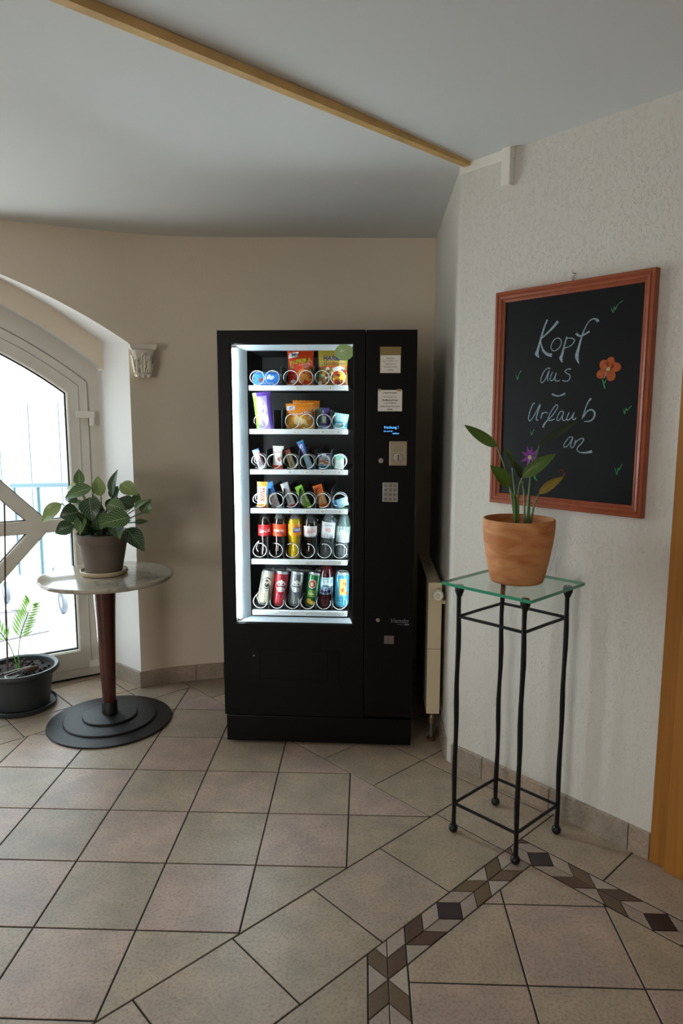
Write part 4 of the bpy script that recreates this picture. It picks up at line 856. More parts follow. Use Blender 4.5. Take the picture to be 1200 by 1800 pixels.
# ---------------------------------------------------------------- glass topped plant stand
M_wrought = mat('black_wrought_iron', '#121416', .38, metal=.35, spec=.5, bump=.15, bscale=150)
st = empty('plant_stand', (.586, 2.27, 0)); tag(st, 'tall black wrought iron plant stand with a square glass top', 'plant stand')
so_ = Vector((.586, 2.27, 0)); LG = {'L': (.403, 2.274), 'F': (.58, 2.095), 'R': (.769, 2.263), 'B': (.592, 2.443)}
LP = {k: Vector((x, y, 0)) - so_ for k, (x, y) in LG.items()}
for k, p in LP.items():
    rr_ = [.0085 + .0008 * math.sin(i * 1.7 + len(k) * 2 + ord(k)) for i in range(14)]
    lg = MB().tube([p + Vector((.0015 * math.sin(i * 1.3 + ord(k)), .0012 * math.cos(i * 1.1), .018 + .872 * i / 13)) for i in range(14)], rr_, 10).build('leg', M_wrought, st, smooth=True)
    MB().sphere((p.x, p.y, .0165), .0165, 16, 10).build('ball_foot', M_wrought, lg, smooth=True)
    MB().lathe([(.009, .868), (.0165, .888), (.0165, .900), (.012, .9085), (.001, .9095)], 14, (p.x, p.y, 0)).build('leg_head', M_wrought, lg, smooth=True)
ks = ['L', 'F', 'R', 'B']
for z in (.797, .110):
    for i in range(4):
        a_, b_ = LP[ks[i]], LP[ks[(i + 1) % 4]]; MB().tube([a_ + Vector((0, 0, z)), (a_ + b_) / 2 + Vector((0, 0, z + .001)), b_ + Vector((0, 0, z))], .0055, 8).build('stretcher', M_wrought, st, smooth=True)
M_gface = mat('clear_table_glass', '#dff0e8', .02, trans=1.0)
M_gedge = mat('green_glass_edge', '#3f9a78', .15, spec=.6)
M_gtop = glass_mat('clear_glass_sheet', (.90, .965, .935), 1.5)
gc = [Vector(v) - so_ for v in ((.341, 2.273, 0), (.578, 2.026, 0), (.826, 2.262, 0), (.589, 2.509, 0))]
mb = MB(); a_ = [mb.vert(v + Vector((0, 0, .9097))) for v in gc]; b_ = [mb.vert(v + Vector((0, 0, .9200))) for v in gc]
mb.face(a_[::-1]); mb.face(b_)
for k in range(4): mb.face((a_[k], a_[(k + 1) % 4], b_[(k + 1) % 4], b_[k]), 1)
mb.build('glass_top', [M_gtop, M_gedge], st)
# terracotta pot with strelitzia
M_terra = mat('terracotta_wash', '#b0703f', .75)
N, L, b = nodes(M_terra); tc = N.new('ShaderNodeTexCoord'); mp = N.new('ShaderNodeMapping'); mp.inputs['Scale'].default_value = (1, 1, 3.0); mp.inputs['Rotation'].default_value = (.35, .5, 0)
ns = N.new('ShaderNodeTexNoise'); ns.inputs['Scale'].default_value = 9; ns.inputs['Detail'].default_value = 5; ns.inputs['Distortion'].default_value = .7
rp = N.new('ShaderNodeValToRGB'); rp.color_ramp.elements[0].position = .3; rp.color_ramp.elements[0].color = lin('#b46a36'); rp.color_ramp.elements[1].position = .7; rp.color_ramp.elements[1].color = lin('#d69a66')
L.new(tc.outputs['Object'], mp.inputs[0]); L.new(mp.outputs[0], ns.inputs['Vector']); L.new(ns.outputs['Fac'], rp.inputs[0]); L.new(rp.outputs[0], b.inputs['Base Color'])
so3 = Vector((.599, 2.283, .9202))
sp = empty('potted_strelitzia', so3); tag(sp, 'slender leaved plant in a round terracotta pot on the glass stand', 'plant')
MB().lathe([(.070, 0), (.084, .001), (.089, .006), (.096, .035), (.106, .085), (.115, .140), (.1195, .190), (.1195, .212), (.1175, .216), (.1135, .216), (.1115, .210), (.108, .19), (.10, .19)], 64).build('pot', M_terra, sp, smooth=True, angle=.8)
MB().lathe([(.1095, .186), (.05, .192), (0, .194)], 32).build('soil', M_soil, sp, smooth=True)
SM = {'g': leaf_mat('strelitzia_leaf', '#5b7a2c', '#7d9a48', .3, 60, .4), 'd': leaf_mat('dark_strelitzia_leaf', '#3a4a30', '#566548', .25, 60, .4), 'y': leaf_mat('yellowing_leaf', '#a08c34', '#c49a48', .4, 50, .45)}
M_st = mat('green_leaf_stalk', '#55753a', .45)
for k, path, tip, wd in STREL:
    P = [Vector(p) for p in path]; P[0] = P[0] + Vector((0, 0, -.02)); P = smooth_path(P, 6)
    MB().tube([v - so3 for v in P], [.0042 - .0018 * i / len(P) for i in range(len(P))], 8).build('stalk', M_st, sp, smooth=True)
    m_ = {'f': SM['y'], 'e': SM['d'], 'g': SM['d'], 'h': SM['d']}.get(k, SM['g'])
    upv = {'a': (.25, -.75, -.35), 'b': (.3, -1, .1), 'c': (.8, -.7, .2), 'd': (-.2, -1, .45), 'e': (-.2, -.9, .3), 'f': (-.2, -1, .5), 'g': (.3, -1, .2), 'h': (0, -1, 0)}[k]
    leaf('leaf', m_, sp, P[-1], tip, wd * (.78 if k == 'e' else .95), upv, fold=.25, droop=-.05 if k == 'a' else .06, shape=1.05, off=so3, n=14, taper=.75)
    if k == 'f': MB().tube([v - so3 for v in smooth_path([Vector(tip), Vector(tip) + Vector((.004, 0, .012)), Vector(tip) + Vector((-.006, 0, .022)), Vector(tip) + Vector((-.016, 0, .018))], 4)], [.003 + .001 * math.sin(i) for i in range(13)], 6).build('withered_tip', mat('brown_withered', '#6b3a22', .8), sp, smooth=True)
# ---------------------------------------------------------------- vending machine
VO = Vector((-.524, 2.946, 0)); VR = math.radians(-3.4827); VM = Matrix.Translation(VO) @ Matrix.Rotation(VR, 4, 'Z')
vm = empty('vending_machine', VO, VR); tag(vm, 'tall black snack and drinks vending machine with a lit glass front', 'vending machine')
M_lin = mat('grey_metal_liner', '#a3adb2', .4, metal=.15, bump=.04, bscale=90)
M_back = mat('dark_interior', '#191b1d', .6)
M_rail = mat('white_price_rail', '#d4d9db', .4)
M_led = mat('cool_white_light_tube', (.84, .95, 1.0), .5, emit=75)
M_ink = mat('black_print', '#17181a', .7); M_paper = mat('white_paper', '#f0ebe0', .85)
mb = MB()
mb.box((0, .06, .0), (.012, .85, 1.833)).box((.012, .06, 1.79), (.838, .85, 1.833)).box((.012, .06, .0), (.838, .85, .545)).box((.585, .06, .545), (.838, .85, 1.79)).box((.012, .72, .545), (.585, .85, 1.79)).box((.012, .11, .545), (.060, .72, 1.79))
mb.build('cabinet', M_black, vm)
mb = MB(); mb.box((.060, .70, .545), (.585, .7195, 1.79)).box((.060, .112, .545), (.066, .70, 1.79)).box((.579, .112, .545), (.585, .70, 1.79)).box((.066, .112, 1.783), (.579, .70, 1.79)).box((.066, .112, .545), (.579, .70, .552))
mb.build('interior_lining', M_back, vm)
# door with window opening
OX0, OX1, OZ0, OZ1 = .0545, .5755, .567, 1.7795
rect = lambda x0, x1, z0, z1: [(x0, z0), (x1, z0), (x1, z1), (x0, z1)]
VF = lambda x, d, z: (x, d, z)
dr_ = MB().ring(rect(-.002, .6235, .139, 1.834), rect(OX0, OX1, OZ0, OZ1), .0, .058, VF).build('glazed_door', M_black, vm, bevel=.002)
MB().ring(rect(OX0 - .001, OX1 + .001, OZ0 - .001, OZ1 + .001), rect(OX0 + .004, OX1 - .004, OZ0 + .004, OZ1 - .004), .006, .014, VF).build('window_seal', M_rubber, dr_)
mb = MB(); o_ = rect(OX0 + .002, OX1 - .002, OZ0 + .002, OZ1 - .002); i_ = rect(.104, .556, .568, 1.760)
A_ = [mb.vert((x, .015, z)) for x, z in o_]; B_ = [mb.vert((x, .108, z)) for x, z in i_]
for k in (0, 2, 3): mb.face((A_[k], A_[(k + 1) % 4], B_[(k + 1) % 4], B_[k]))
mb.build('window_liner', M_lin, dr_)
MB().box((OX0 + .001, .008, OZ0 + .001), (OX1 - .001, .012, OZ1 - .001)).build('window_glass', M_vglass, dr_)
MB().tube([(.0655, .036, OZ0 + .012), (.0655, .036, OZ1 - .012)], .0075, 10).build('light_tube', M_led, dr_, smooth=True)
MB().tube([(.5812, .086, OZ0 + .012), (.5812, .086, OZ1 - .012)], .0036, 8).build('light_tube', mat('added_fill_tube', (.84, .95, 1.0), .5, emit=75 * .5), dr_, smooth=True)  # hidden second tube, added to brighten the goods from the right
MB().box((.0555, .016, OZ0 + .003), (.0575, .05, OZ1 - .003)).build('tube_reflector', M_white, dr_)
for z in (OZ0 + .006, OZ1 - .012): MB().box((.057, .026, z - .004), (.076, .046, z + .008)).build('tube_socket', M_white, dr_)
# right hand panel, plinth, flap
cp_ = MB().box((.6265, .0, .146), (.838, .06, 1.833)).build('control_panel', M_black, vm, bevel=.002)
MB().box((.004, .008, .012), (.838, .06, .132)).build('plinth', M_black2, vm, bevel=.002)
mb = MB()
for x in (.03, .78): mb.box((x, .03, 0), (x + .03, .06, .013))
f1 = MB().lathe([(.018, 0), (.018, .013)], 14, (.05, .05, 0)).build('foot', M_rubber, vm); f2 = MB().lathe([(.018, 0), (.018, .013)], 14, (.80, .05, 0)).build('foot', M_rubber, vm)
mb = MB().ring(rect(.117, .518, .292, .447), rect(.160, .473, .303, .446), -.002, .004, VF)
hs = mb.build('delivery_hatch_frame', M_black2, vm, bevel=.001)
MB().box((.168, -.0035, .314), (.465, .002, .441)).build('delivery_flap', M_black2, hs, bevel=.002)
MB().lathe([(.0035, 0), (.0035, .003)], 10, M=Matrix.Translation((.135, -.002, .42)) @ Matrix.Rotation(PI / 2, 4, 'X')).build('rivet', M_steel, hs)
# stickers and controls on the panel
MB().box((.684, -.0012, 1.656), (.771, -.0002, 1.764)).build('notice_reflection', mat('painted_reflection', '#a08a5c', .3, metal=.5), cp_)  # brassy sheet paints in the reflection above the notice
PF = lambda d: (lambda x, z: (x, d, z))
nt1 = MB().box((.686, -.0020, 1.6575), (.769, -.0013, 1.729)).build('paper_notice', M_paper, cp_)
for k, (t_, w_) in enumerate((('Bitte Geld', .030), ('genau einwerfen da nur', .064), ('begrenzt und', .044), ('Wechselgeld vorhanden', .058), ('vorhanden !', .026))):
    text_on('notice_text', M_ink, nt1, t_, PF(-.0022), width=w_, height=.0062, pos=(.7275, 1.717 - .0118 * k))
nt2 = MB().box((.677, -.0012, 1.499), (.778, -.0002, 1.587)).build('paper_notice', M_paper, cp_)
for k, (t_, w_, b_) in enumerate((('Leergut Rückgabe', .058, .03), ('Bei Rückgabe von', .052, 0), ('Pfandflaschen/Dosen', .066, .03), ('in der Rezeption', .052, .02), ('erhalten Sie das Pfand zurück', .084, .01), ('DANKE', .022, .02))):
    text_on('notice_text', M_ink, nt2, t_, PF(-.0014), width=w_, height=.0066, pos=(.7275, 1.575 - .0128 * k - (.004 if k else 0)), bold=b_)
MB().box((.677, -.0014, 1.584), (.690, -.0006, 1.592)).build('tape', mat('clear_tape', '#b59a6a', .2), nt2); MB().box((.756, -.0014, 1.582), (.775, -.0006, 1.591)).build('tape', MATS['clear_tape'], nt2)
ds = MB().box((.668, -.0016, 1.399), (.790, .0, 1.447)).build('display', mat('dark_display', '#0b0d14', .15), cp_)
M_lcd = mat('blue_display_letters', (.10, .42, .95), .5, emit=1.1)
text_on('display_text', M_lcd, ds, 'frischung !', PF(-.0019), width=.060, height=.0145, pos=(.734, 1.4305))
text_on('display_text', M_lcd, ds, 'Sie noch Ihr', PF(-.0019), width=.038, height=.0062, pos=(.722, 1.4160))
text_on('display_text', M_lcd, ds, 'wählen', PF(-.0019), width=.028, height=.0066, pos=(.753, 1.4070))
pl_ = MB().box((.727, -.006, 1.271), (.802, .0, 1.374)).build('coin_plate', mat('warm_steel_plate', '#a89a84', .38, metal=.5), cp_, bevel=.005)
MB().ring(rect(.742, .790, 1.326, 1.360), rect(.7432, .7888, 1.3272, 1.3588), -.0066, -.0055, VF).build('plate_window', mat('pale_engraving', '#cdbf9f', .4), pl_)
Mc = Matrix.Translation((.765, -.006, 1.303)) @ Matrix.Rotation(PI / 2, 4, 'X')
MB().lathe([(.0195, 0), (.0195, .003), (.017, .005), (.001, .0055)], 28, M=Mc).build('coin_disc', M_steel, pl_, smooth=True, angle=.5)
MB().box((.7632, -.0122, 1.290), (.7668, -.011, 1.317)).build('coin_slot', M_rubber, pl_)
def lock(x, z, r):
    Ml = Matrix.Translation((x, 0, z)) @ Matrix.Rotation(PI / 2, 4, 'X')
    o = MB().lathe([(r, 0), (r, .003), (r * .85, .004), (r * .6, .004), (r * .55, .002), (.0005, .002)], 20, M=Ml).build('lock', M_steel, cp_, smooth=True, angle=.5)
    MB().box((x - r * .12, -.0032, z - r * .4), (x + r * .12, -.0018, z + r * .4)).build('keyhole', M_rubber, o)
lock(.692, 1.2915, .0105); lock(.686, .593, .0085)
kp = MB().box((.700, -.004, 1.116), (.766, .0, 1.199)).build('keypad', mat('grey_keypad', '#a9a59c', .45, metal=.2), cp_, bevel=.0015)
for r_ in range(4):
    for c_ in range(3):
        x, z = .714 + .019 * c_, 1.1865 - .0195 * r_
        ky = MB().box((x - .0078, -.0058, z - .0075), (x + .0078, -.0038, z + .0075)).build('key', mat('key_cap', '#8f8b83', .4, metal=.3), kp, bevel=.0008)
        t_ = [['1', '2', '3'], ['4', '5', '6'], ['7', '8', '9'], ['*', '0', '#']][r_][c_]
        V2, F2 = text_mesh(t_, height=.0085); m2 = MB()
        for a_, b_, _ in V2: m2.vert((x + a_, -.0061, z + b_))
        for f in F2: m2.face(f)
        o = m2.build('key_legend', M_ink, kp, fix=False)
M_logo = mat('silver_lettering', '#77787a', .4, metal=.3)
text_on('lettering', M_logo, cp_, 'Vendo', PF(-.0006), width=.078, height=.020, shear=.25, pos=(.781, .592), bold=.01)
mb = MB(); mb.poly([(.800, -.0006, .572), (.822, -.0006, .572), (.8225, -.0006, .5785), (.801, -.0006, .5785)]); mb.build('logo_bar', M_logo, cp_, fix=False)
text_on('lettering', M_logo, cp_, 'smart', PF(-.0006), width=.026, height=.005, pos=(.783, .5755))
cr = MB().box((.714, -.003, .486), (.757, .0, .524)).build('coin_return', mat('grey_return_flap', '#6f6a63', .4, metal=.4), cp_, bevel=.001)
MB().box((.716, -.0042, .511), (.755, -.003, .5122)).build('flap_crease', mat('copper_edge', '#7d5a44', .4), cr)
# shelves
M_black3 = mat('dark_shelf_tray', '#232628', .5); M_div = mat('smoky_divider', '#4b5256', .3)
SHELF = [(1.612, [.1765, .325, .467], ['10', '12', '14'], [.142, .210, .291, .359, .430, .500], [.249, .392]),
         (1.422, [.157, .310, .436, .503], ['20', '22', '24', '25'], [.157, .297, .361, .437, .503], [.214, .250, .397, .468]),
         (1.244, None, ['30', '31', '32', '33', '34', '35'], [.144, .214, .288, .363, .432, .506], None),
         (1.069, None, ['40', '41', '42', '43', '44', '45'], [.147, .222, .287, .364, .432, .509], None),
         (.836, None, ['50', '51', '52', '53', '54', '55'], [.143, .217, .290, .363, .439, .509], None),
         (.598, None, ['60', '61', '62', '63', '64', '65'], [.143, .220, .291, .362, .436, .509], None)]
def coil_pts(x, z, r, d0, pitch, turns, start=-2.2, open_=0.0, flip=1):
    P = []
    for t in range(min(turns, 2)):
        for k in range(30):
            f_ = k / 30
            if t == 0 and f_ < open_: continue
            a_ = start + flip * 2 * PI * f_; dep = d0 + pitch * t + (0 if f_ < .86 else pitch * (f_ - .86) / .14)
            P.append((x + r * math.cos(a_), dep, z + r * math.sin(a_)))
    return P
for si, (zt, lx, nums, coils, divs) in enumerate(SHELF):
    tr = MB().box((.108, .128, zt - .016), (.550, .60, zt - .006)).build('shelf_tray', M_black3, vm)
    mb = MB(); pr = [(.100, zt - .0225), (.0985, zt - .002), (.104, zt), (.128, zt - .003), (.128, zt - .0225)]
    a_ = [mb.vert((.111, d, z)) for d, z in pr]; b_ = [mb.vert((.545, d, z)) for d, z in pr]
    for k in range(5): mb.face((a_[k], a_[(k + 1) % 5], b_[(k + 1) % 5], b_[k]))
    mb.face(a_); mb.face(b_[::-1]); mb.build('price_rail', M_rail, tr)
    lx = lx or [c + .002 for c in coils]
    for x, nm in zip(lx, nums):
        MB().box((x - .0095, .0975, zt - .0188), (x + .0095, .0984, zt - .0055)).build('number_plate', M_white, tr)
        text_on('slot_number', M_ink, tr, nm, PF(.0971), height=.0085, pos=(x, zt - .0122))
    if divs is None: divs = [(coils[k] + coils[k + 1]) / 2 for k in range(5)]
    hd = .085 if si < 4 else .105
    for x in divs:
        mb = MB(); pr = [(.131, zt - .006), (.131, zt + hd - .014), (.136, zt + hd - .004), (.146, zt + hd), (.56, zt + hd), (.56, zt - .006)]
        a_ = [mb.vert((x - .0009, d, z)) for d, z in pr]; b_ = [mb.vert((x + .0009, d, z)) for d, z in pr]
        for k in range(6): mb.face((a_[k], a_[(k + 1) % 6], b_[(k + 1) % 6], b_[k]))
        mb.face(a_); mb.face(b_[::-1]); mb.build('lane_divider', M_div, tr)
    for k, x in enumerate(coils):
        if si < 4: P = coil_pts(x, zt + .0335, .0315, .134, .062, 5, start=-2.1 + .5 * (k % 2), open_=0)
        else: P = coil_pts(x, [.873, .633][si - 4], .032, .128, .085, 4, start=[2.5, 1.9][si - 4] + .25 * (k % 3), open_=.12 if si == 4 else .28, flip=-1)
        MB().tube(P, .0016, 6).build('spiral', M_chrome, tr, smooth=True)

# ---------------------------------------------------------------- goods
def P_(name, col, rough=.35, **k): return mat(name, col, rough, **k)
G_wh, G_nv, G_rd, G_or, G_yl, G_gr, G_bl, G_pu = P_('print_white', '#e8e8e6'), P_('print_navy', '#1b2f78'), P_('print_red', '#c5202a'), P_('print_orange', '#e8701c'), P_('print_yellow', '#f0c42a'), P_('print_green', '#5f9f3a'), P_('print_blue', '#1f63c4'), P_('print_purple', '#6a3f9a')
G_bk, G_br, G_lb, G_si = P_('print_black', '#1c1c1e'), P_('print_brown', '#5a3524'), P_('print_light_blue', '#8fd0e8'), P_('print_silver', '#b8c0c4', metal=.4)
def place(o, x, d, z, lean=0, back=0, turn=0):
    o.matrix_world = VM @ Matrix.Translation((x, d, z)) @ Matrix.Rotation(lean, 4, 'Y') @ Matrix.Rotation(back, 4, 'X') @ Matrix.Rotation(turn, 4, 'Z'); return o
def pouch(name, mats, w, h, d, bands=None, seed=1, crimp=.010, nx=14, nz=18, wav=.0016, side=None):
    """filled foil bag: two bulging sheets with crimped ends; origin bottom centre. Returns object and its front-surface map"""
    r_ = random.Random(seed); ph = [r_.uniform(0, 6.28) for _ in range(4)]
    def th(u, v):
        if v < crimp / h or v > 1 - crimp / h: return .0007
        vv = (v - crimp / h) / (1 - 2 * crimp / h); return .0007 + d / 2 * (1 - abs(u) ** 3.2) * (math.sin(PI * vv) ** .55) + wav * math.sin(9 * u + 7 * v + ph[0]) * math.sin(11 * v + ph[1]) * (1 - abs(u))
    def wx(v): return w / 2 * (1 - .045 * math.sin(PI * v) + .01 * math.sin(13 * v + ph[2]))
    mb = MB(); gr = []
    for sgn in (-1, 1):
        for j in range(nz + 1):
            v = j / nz; zz = h * v
            gr.append([mb.vert((wx(v) * (2 * i / nx - 1), sgn * th(2 * i / nx - 1, v) * (1 if 0 < i < nx else .3), zz + (.0012 * (-1) ** i if j in (0, nz) else 0))) for i in range(nx + 1)])
    for s_ in range(2):
        for j in range(nz):
            v = (j + .5) / nz
            for i in range(nx):
                mi = 0
                for v0, v1, m_ in bands or []:
                    if v0 <= v < v1: mi = m_
                if side and abs((i + .5) / nx * 2 - 1 + side[1]) > side[0] and ((i + .5) / nx * 2 - 1) * side[1] > 0: mi = side[2]
                a_, b_ = gr[s_ * (nz + 1) + j], gr[s_ * (nz + 1) + j + 1]; q_ = (a_[i], a_[i + 1], b_[i + 1], b_[i]); mb.face(q_ if s_ == 0 else q_[::-1], mi)
    for j in range(nz):
        for i in (0, nx):
            a_, b_ = gr[j], gr[j + 1]; c_, e_ = gr[nz + 1 + j], gr[nz + 2 + j]; mb.face((a_[i], b_[i], e_[i], c_[i]), 0)
    o = mb.build(name, mats, smooth=True, angle=1.0)
    def fn(x, z):
        v = max(0.02, min(.98, z / h)); u = max(-.97, min(.97, x / wx(v))); return (x, -th(u, v) - .0009, z)
    return o, fn
def pack(name, m, w, d, h, bevel=.002):
    o = MB().box((-w / 2, -d / 2, 0), (w / 2, d / 2, h)).build(name, m, bevel=bevel); return o, (lambda x, z: (x, -d / 2 - .0007, z))
R_ = math.radians
# row 1
o, f = pack('biscuit_carton', P_('bright_blue_carton', '#0f7fe0', .3), .112, .03, .064)
place(o, .177, .178, 1.6075); tag(o, 'bright blue carton with a white leaf print on the top shelf', 'carton')
blobs('printed_leaf', G_wh, o, [(.012, .044, .013, .007, .9), (.026, .040, .013, .008, .5)], f); blobs('printed_biscuit', P_('print_redbrown', '#9a4a34'), o, [(-.022, .03, .013, .006, .1), (-.022, .034, .009, .006, 0)], f)
text_on('printed_name', G_wh, o, 'ZARTE KEKSE', f, width=.07, height=.006, pos=(0, .016)); quadprint('printed_edge', G_lb, o, [(-.055, .001), (.055, .001), (.055, .007), (-.055, .007)], f)
quadprint('printed_edge', P_('print_deep_blue', '#0a4fae'), o, [(-.055, .056), (.055, .056), (.055, .063), (-.055, .063)], f)
o, f = pouch('crisps_bag', [P_('orange_red_foil', '#d8431c', .3)], .118, .158, .05, seed=3)
place(o, .331, .186, 1.609, R_(-1), R_(-4)); tag(o, 'orange red bag of paprika crisps on the top shelf', 'crisps')
quadprint('printed_brand_patch', G_wh, o, [(-.055, .124), (-.012, .130), (-.008, .154), (-.050, .150)], f); text_on('printed_brand', G_nv, o, 'ja!', lambda x, z: (f(x, z)[0], f(x, z)[1] - .0006, z), height=.021, pos=(-.031, .140), rot=.12, bold=.02)
text_on('printed_name', P_('print_lime', '#a8c832'), o, 'PAPRIKA', f, width=.098, height=.021, pos=(.002, .110), rot=.17, bold=.02)
text_on('printed_name', G_wh, o, 'KARTOFFEL-\nCHIPS', f, width=.052, height=.020, pos=(.022, .090), rot=.12); blobs('printed_pepper', P_('print_pepper_red', '#c81e12'), o, [(-.038, .066, .014, .018, .3), (-.036, .03, .020, .018, 0)], f)
blobs('printed_pepper_stalk', G_gr, o, [(-.040, .084, .005, .007, 0)], f); blobs('printed_crisp', P_('print_crisp', '#ef9a44'), o, [(.008, .058, .022, .017, .4), (.034, .038, .022, .015, -.3), (.0, .028, .018, .014, .2), (.035, .066, .016, .012, .5)], f)
blobs('printed_highlight', G_wh, o, [(-.034, .022, .013, .008, .1)], lambda x, z: (f(x, z)[0], f(x, z)[1] - .0005, z))
o, f = pouch('sweets_bag', [P_('gold_foil', '#b59a3a', .3), P_('brown_gold_foil', '#9a7430', .3)], .134, .160, .035, bands=[(0, .55, 1)], seed=5)
place(o, .474, .180, 1.609, 0, R_(-3)); tag(o, 'golden bag of fruit gums with colourful pieces on the top shelf', 'sweets')
text_on('printed_brand', G_nv, o, 'HARIBO', f, width=.098, height=.023, pos=(.008, .124), bold=.02); text_on('printed_name', P_('print_maroon', '#7c2a1c'), o, 'Goldbären', f, width=.094, height=.018, pos=(.008, .100), bold=.01)
quadprint('printed_stripe', P_('print_orange_red', '#df5a2a'), o, [(-.062, .082), (.062, .082), (.062, .088), (-.062, .088)], f)
rr = random.Random(5)
for nm, cc in (('red', '#c03024'), ('yellow', '#e8d23a'), ('green', '#5f9440'), ('orange', '#e08a30'), ('white', '#dcd8c6'), ('dark', '#6a3a2a')):
    blobs('printed_gum', P_('print_gum_' + nm, cc), o, [(rr.uniform(-.056, .054), rr.uniform(.008, .076), rr.uniform(.006, .011), rr.uniform(.006, .012), rr.uniform(0, 3)) for _ in range(11)], (lambda e: (lambda x, z: (f(x, z)[0], f(x, z)[1] - e, z)))(.0002 * (1 + len(nm) % 5)))
blobs('printed_cloud', G_wh, o, [(.024, .078, .022, .009, .1)], lambda x, z: (f(x, z)[0], f(x, z)[1] - .0015, z)); blobs('printed_lemon', G_yl, o, [(.042, .034, .011, .026, -.1)], lambda x, z: (f(x, z)[0], f(x, z)[1] - .0015, z))
# row 2
o, f = pouch('chocolate_pouch', [P_('lilac_foil', '#b9a4dd', .25), P_('lime_green_foil', '#86c44e', .3), P_('purple_foil', '#6444a8', .3)], .082, .168, .03, seed=8)
for p in o.data.polygons:
    cx_ = p.center.x; p.material_index = 1 if cx_ < -.024 else (2 if cx_ > .024 or p.center.z > .152 else 0)
place(o, .170, .178, 1.419, R_(-7), R_(-3)); tag(o, 'tall lilac pouch with lime green edge on the second shelf', 'sweets')
blobs('pale_oval', P_('print_pale_lilac', '#e6dff2'), o, [(-.004, .10, .022, .04, .1), (-.002, .045, .024, .03, 0)], f)  # paler ovals down the middle of the pouch
def orange_bag(x, d, z, lean, seed, label):
    o, f = pouch('snack_bag', [P_('orange_gold_foil', '#e88a1e', .28), P_('golden_foil', '#e8a23a', .28)], .126, .118, .04, bands=[(0, .5, 1)], seed=seed)
    place(o, x, d, z, lean, R_(-5)); tag(o, label, 'crisps', 'orange snack bags')
    quadprint('printed_brand_patch', G_wh, o, [(-.058, .086), (-.020, .088), (-.018, .108), (-.056, .106)], f); text_on('printed_brand', G_nv, o, 'ja!', lambda x, z: (f(x, z)[0], f(x, z)[1] - .0006, z), height=.017, pos=(-.038, .097), bold=.02)
    text_on('printed_name', G_wh, o, 'Erdnuss Flips', f, width=.080, height=.012, pos=(.010, .070), rot=.15, bold=.02); quadprint('printed_stripe', P_('print_deep_orange', '#d8641a'), o, [(-.05, .060), (.055, .076), (.055, .082), (-.05, .066)], lambda x, z: (f(x, z)[0], f(x, z)[1] + .0003, z))
    r2 = random.Random(seed)
    blobs('printed_flip', P_('print_flip', '#f2d49a'), o, [(r2.uniform(-.02, .045), r2.uniform(.014, .050), .007, .010, r2.uniform(0, 3)) for _ in range(16)], f); blobs('printed_peanut', P_('print_peanut', '#f0b23c'), o, [(-.038, .022, .014, .011, .3), (-.030, .044, .012, .009, .8)], f)
orange_bag(.328, .170, 1.419, R_(-2), 11, 'orange bag of puffed snacks at the front of the second shelf')
orange_bag(.345, .236, 1.432, R_(1), 12, 'orange snack bag standing behind another in the second shelf lane')
o, f = pouch('chocolate_bar', [P_('dark_purple_foil', '#5a3d8e', .3), P_('dark_green_foil', '#2e6a4a', .3), P_('pale_blue_foil', '#a8c8e6', .3)], .050, .096, .022, bands=[(0, .16, 2)], seed=13)
for p in o.data.polygons:
    if p.center.x < -.012 and p.material_index == 0: p.material_index = 1
place(o, .432, .170, 1.420, R_(2)); tag(o, 'small purple and green chocolate bar on the second shelf', 'chocolate bar')
quadprint('printed_window', P_('print_pale_green', '#bcd8b0'), o, [(-.006, .028), (.012, .028), (.012, .058), (-.006, .058)], f); text_on('printed_name', G_wh, o, 'nuss', f, width=.026, height=.008, rot=PI / 2, pos=(-.003, .072))
o, f = pouch('mint_bag', [P_('pale_turquoise_foil', '#a6d8dc', .25), P_('turquoise_foil', '#2f9fb8', .3)], .066, .072, .03, bands=[(.2, .5, 1)], seed=14)
place(o, .505, .172, 1.419, R_(8)); tag(o, 'small turquoise bag of mints on the second shelf', 'sweets')
text_on('printed_name', G_wh, o, 'mint', f, width=.04, height=.013, pos=(0, .026), rot=.2, bold=.02)
# rows 3 and 4: bars leaning in their coils
def bar(name, x, z, w, h, lean, cols, label, txt=None, tcol=None, seed=20, d=.02, bands=None, cat='chocolate bar', rot=-PI / 2, th=.62, tz=.5, dep=.168):
    o, f = pouch(name, cols, w, h, d, bands=bands, seed=seed, crimp=.009, nx=8, nz=18, wav=.0008)
    place(o, x, dep, z, R_(lean)); tag(o, label, cat)
    if txt: text_on('printed_name', tcol, o, txt, f, rot=rot, width=h * th if abs(rot) > .5 else w * .8, height=w * .42 if abs(rot) > .5 else None, pos=(0, h * tz), bold=.015)
    return o, f
z3 = 1.241
o, f = bar('chocolate_bar', .156, z3, .032, .094, -21, [G_wh, P_('print_dusk_blue', '#3a5ab8', .3), P_('print_crimson', '#b02a34', .3)], 'white bar with blue lettering and red edge, third shelf in the first coil', 'SNICKERS', G_nv, 21, bands=[(.9, 1, 1)])
quadprint('printed_edge', MATS['print_crimson'], o, [(.009, .012), (.013, .012), (.013, .082), (.009, .082)], f)
o, f = bar('chocolate_bar', .2265, z3, .050, .104, 1, [P_('off_white_foil', '#eae6e2', .3), P_('orange_red_base', '#e2562a', .3)], 'upright white chocolate pack with an orange base on the third shelf', None, None, 22, bands=[(0, .17, 1)])
blobs('printed_chocolate', P_('print_cocoa', '#a86a5a'), o, [(.008, .046, .012, .011, .3)], f, 6); text_on('printed_name', P_('print_soft_red', '#d8705a'), o, 'kinder', f, width=.030, height=.008, pos=(0, .078))
o, f = bar('chocolate_bar', .298, z3, .030, .092, -21, [P_('cream_foil', '#e6d8ac', .3), P_('print_brick', '#c25a4a', .3)], 'cream bar with brown letters and brick red tip on the third shelf', 'hanuta', G_br, 23, bands=[(.82, 1, 1)])
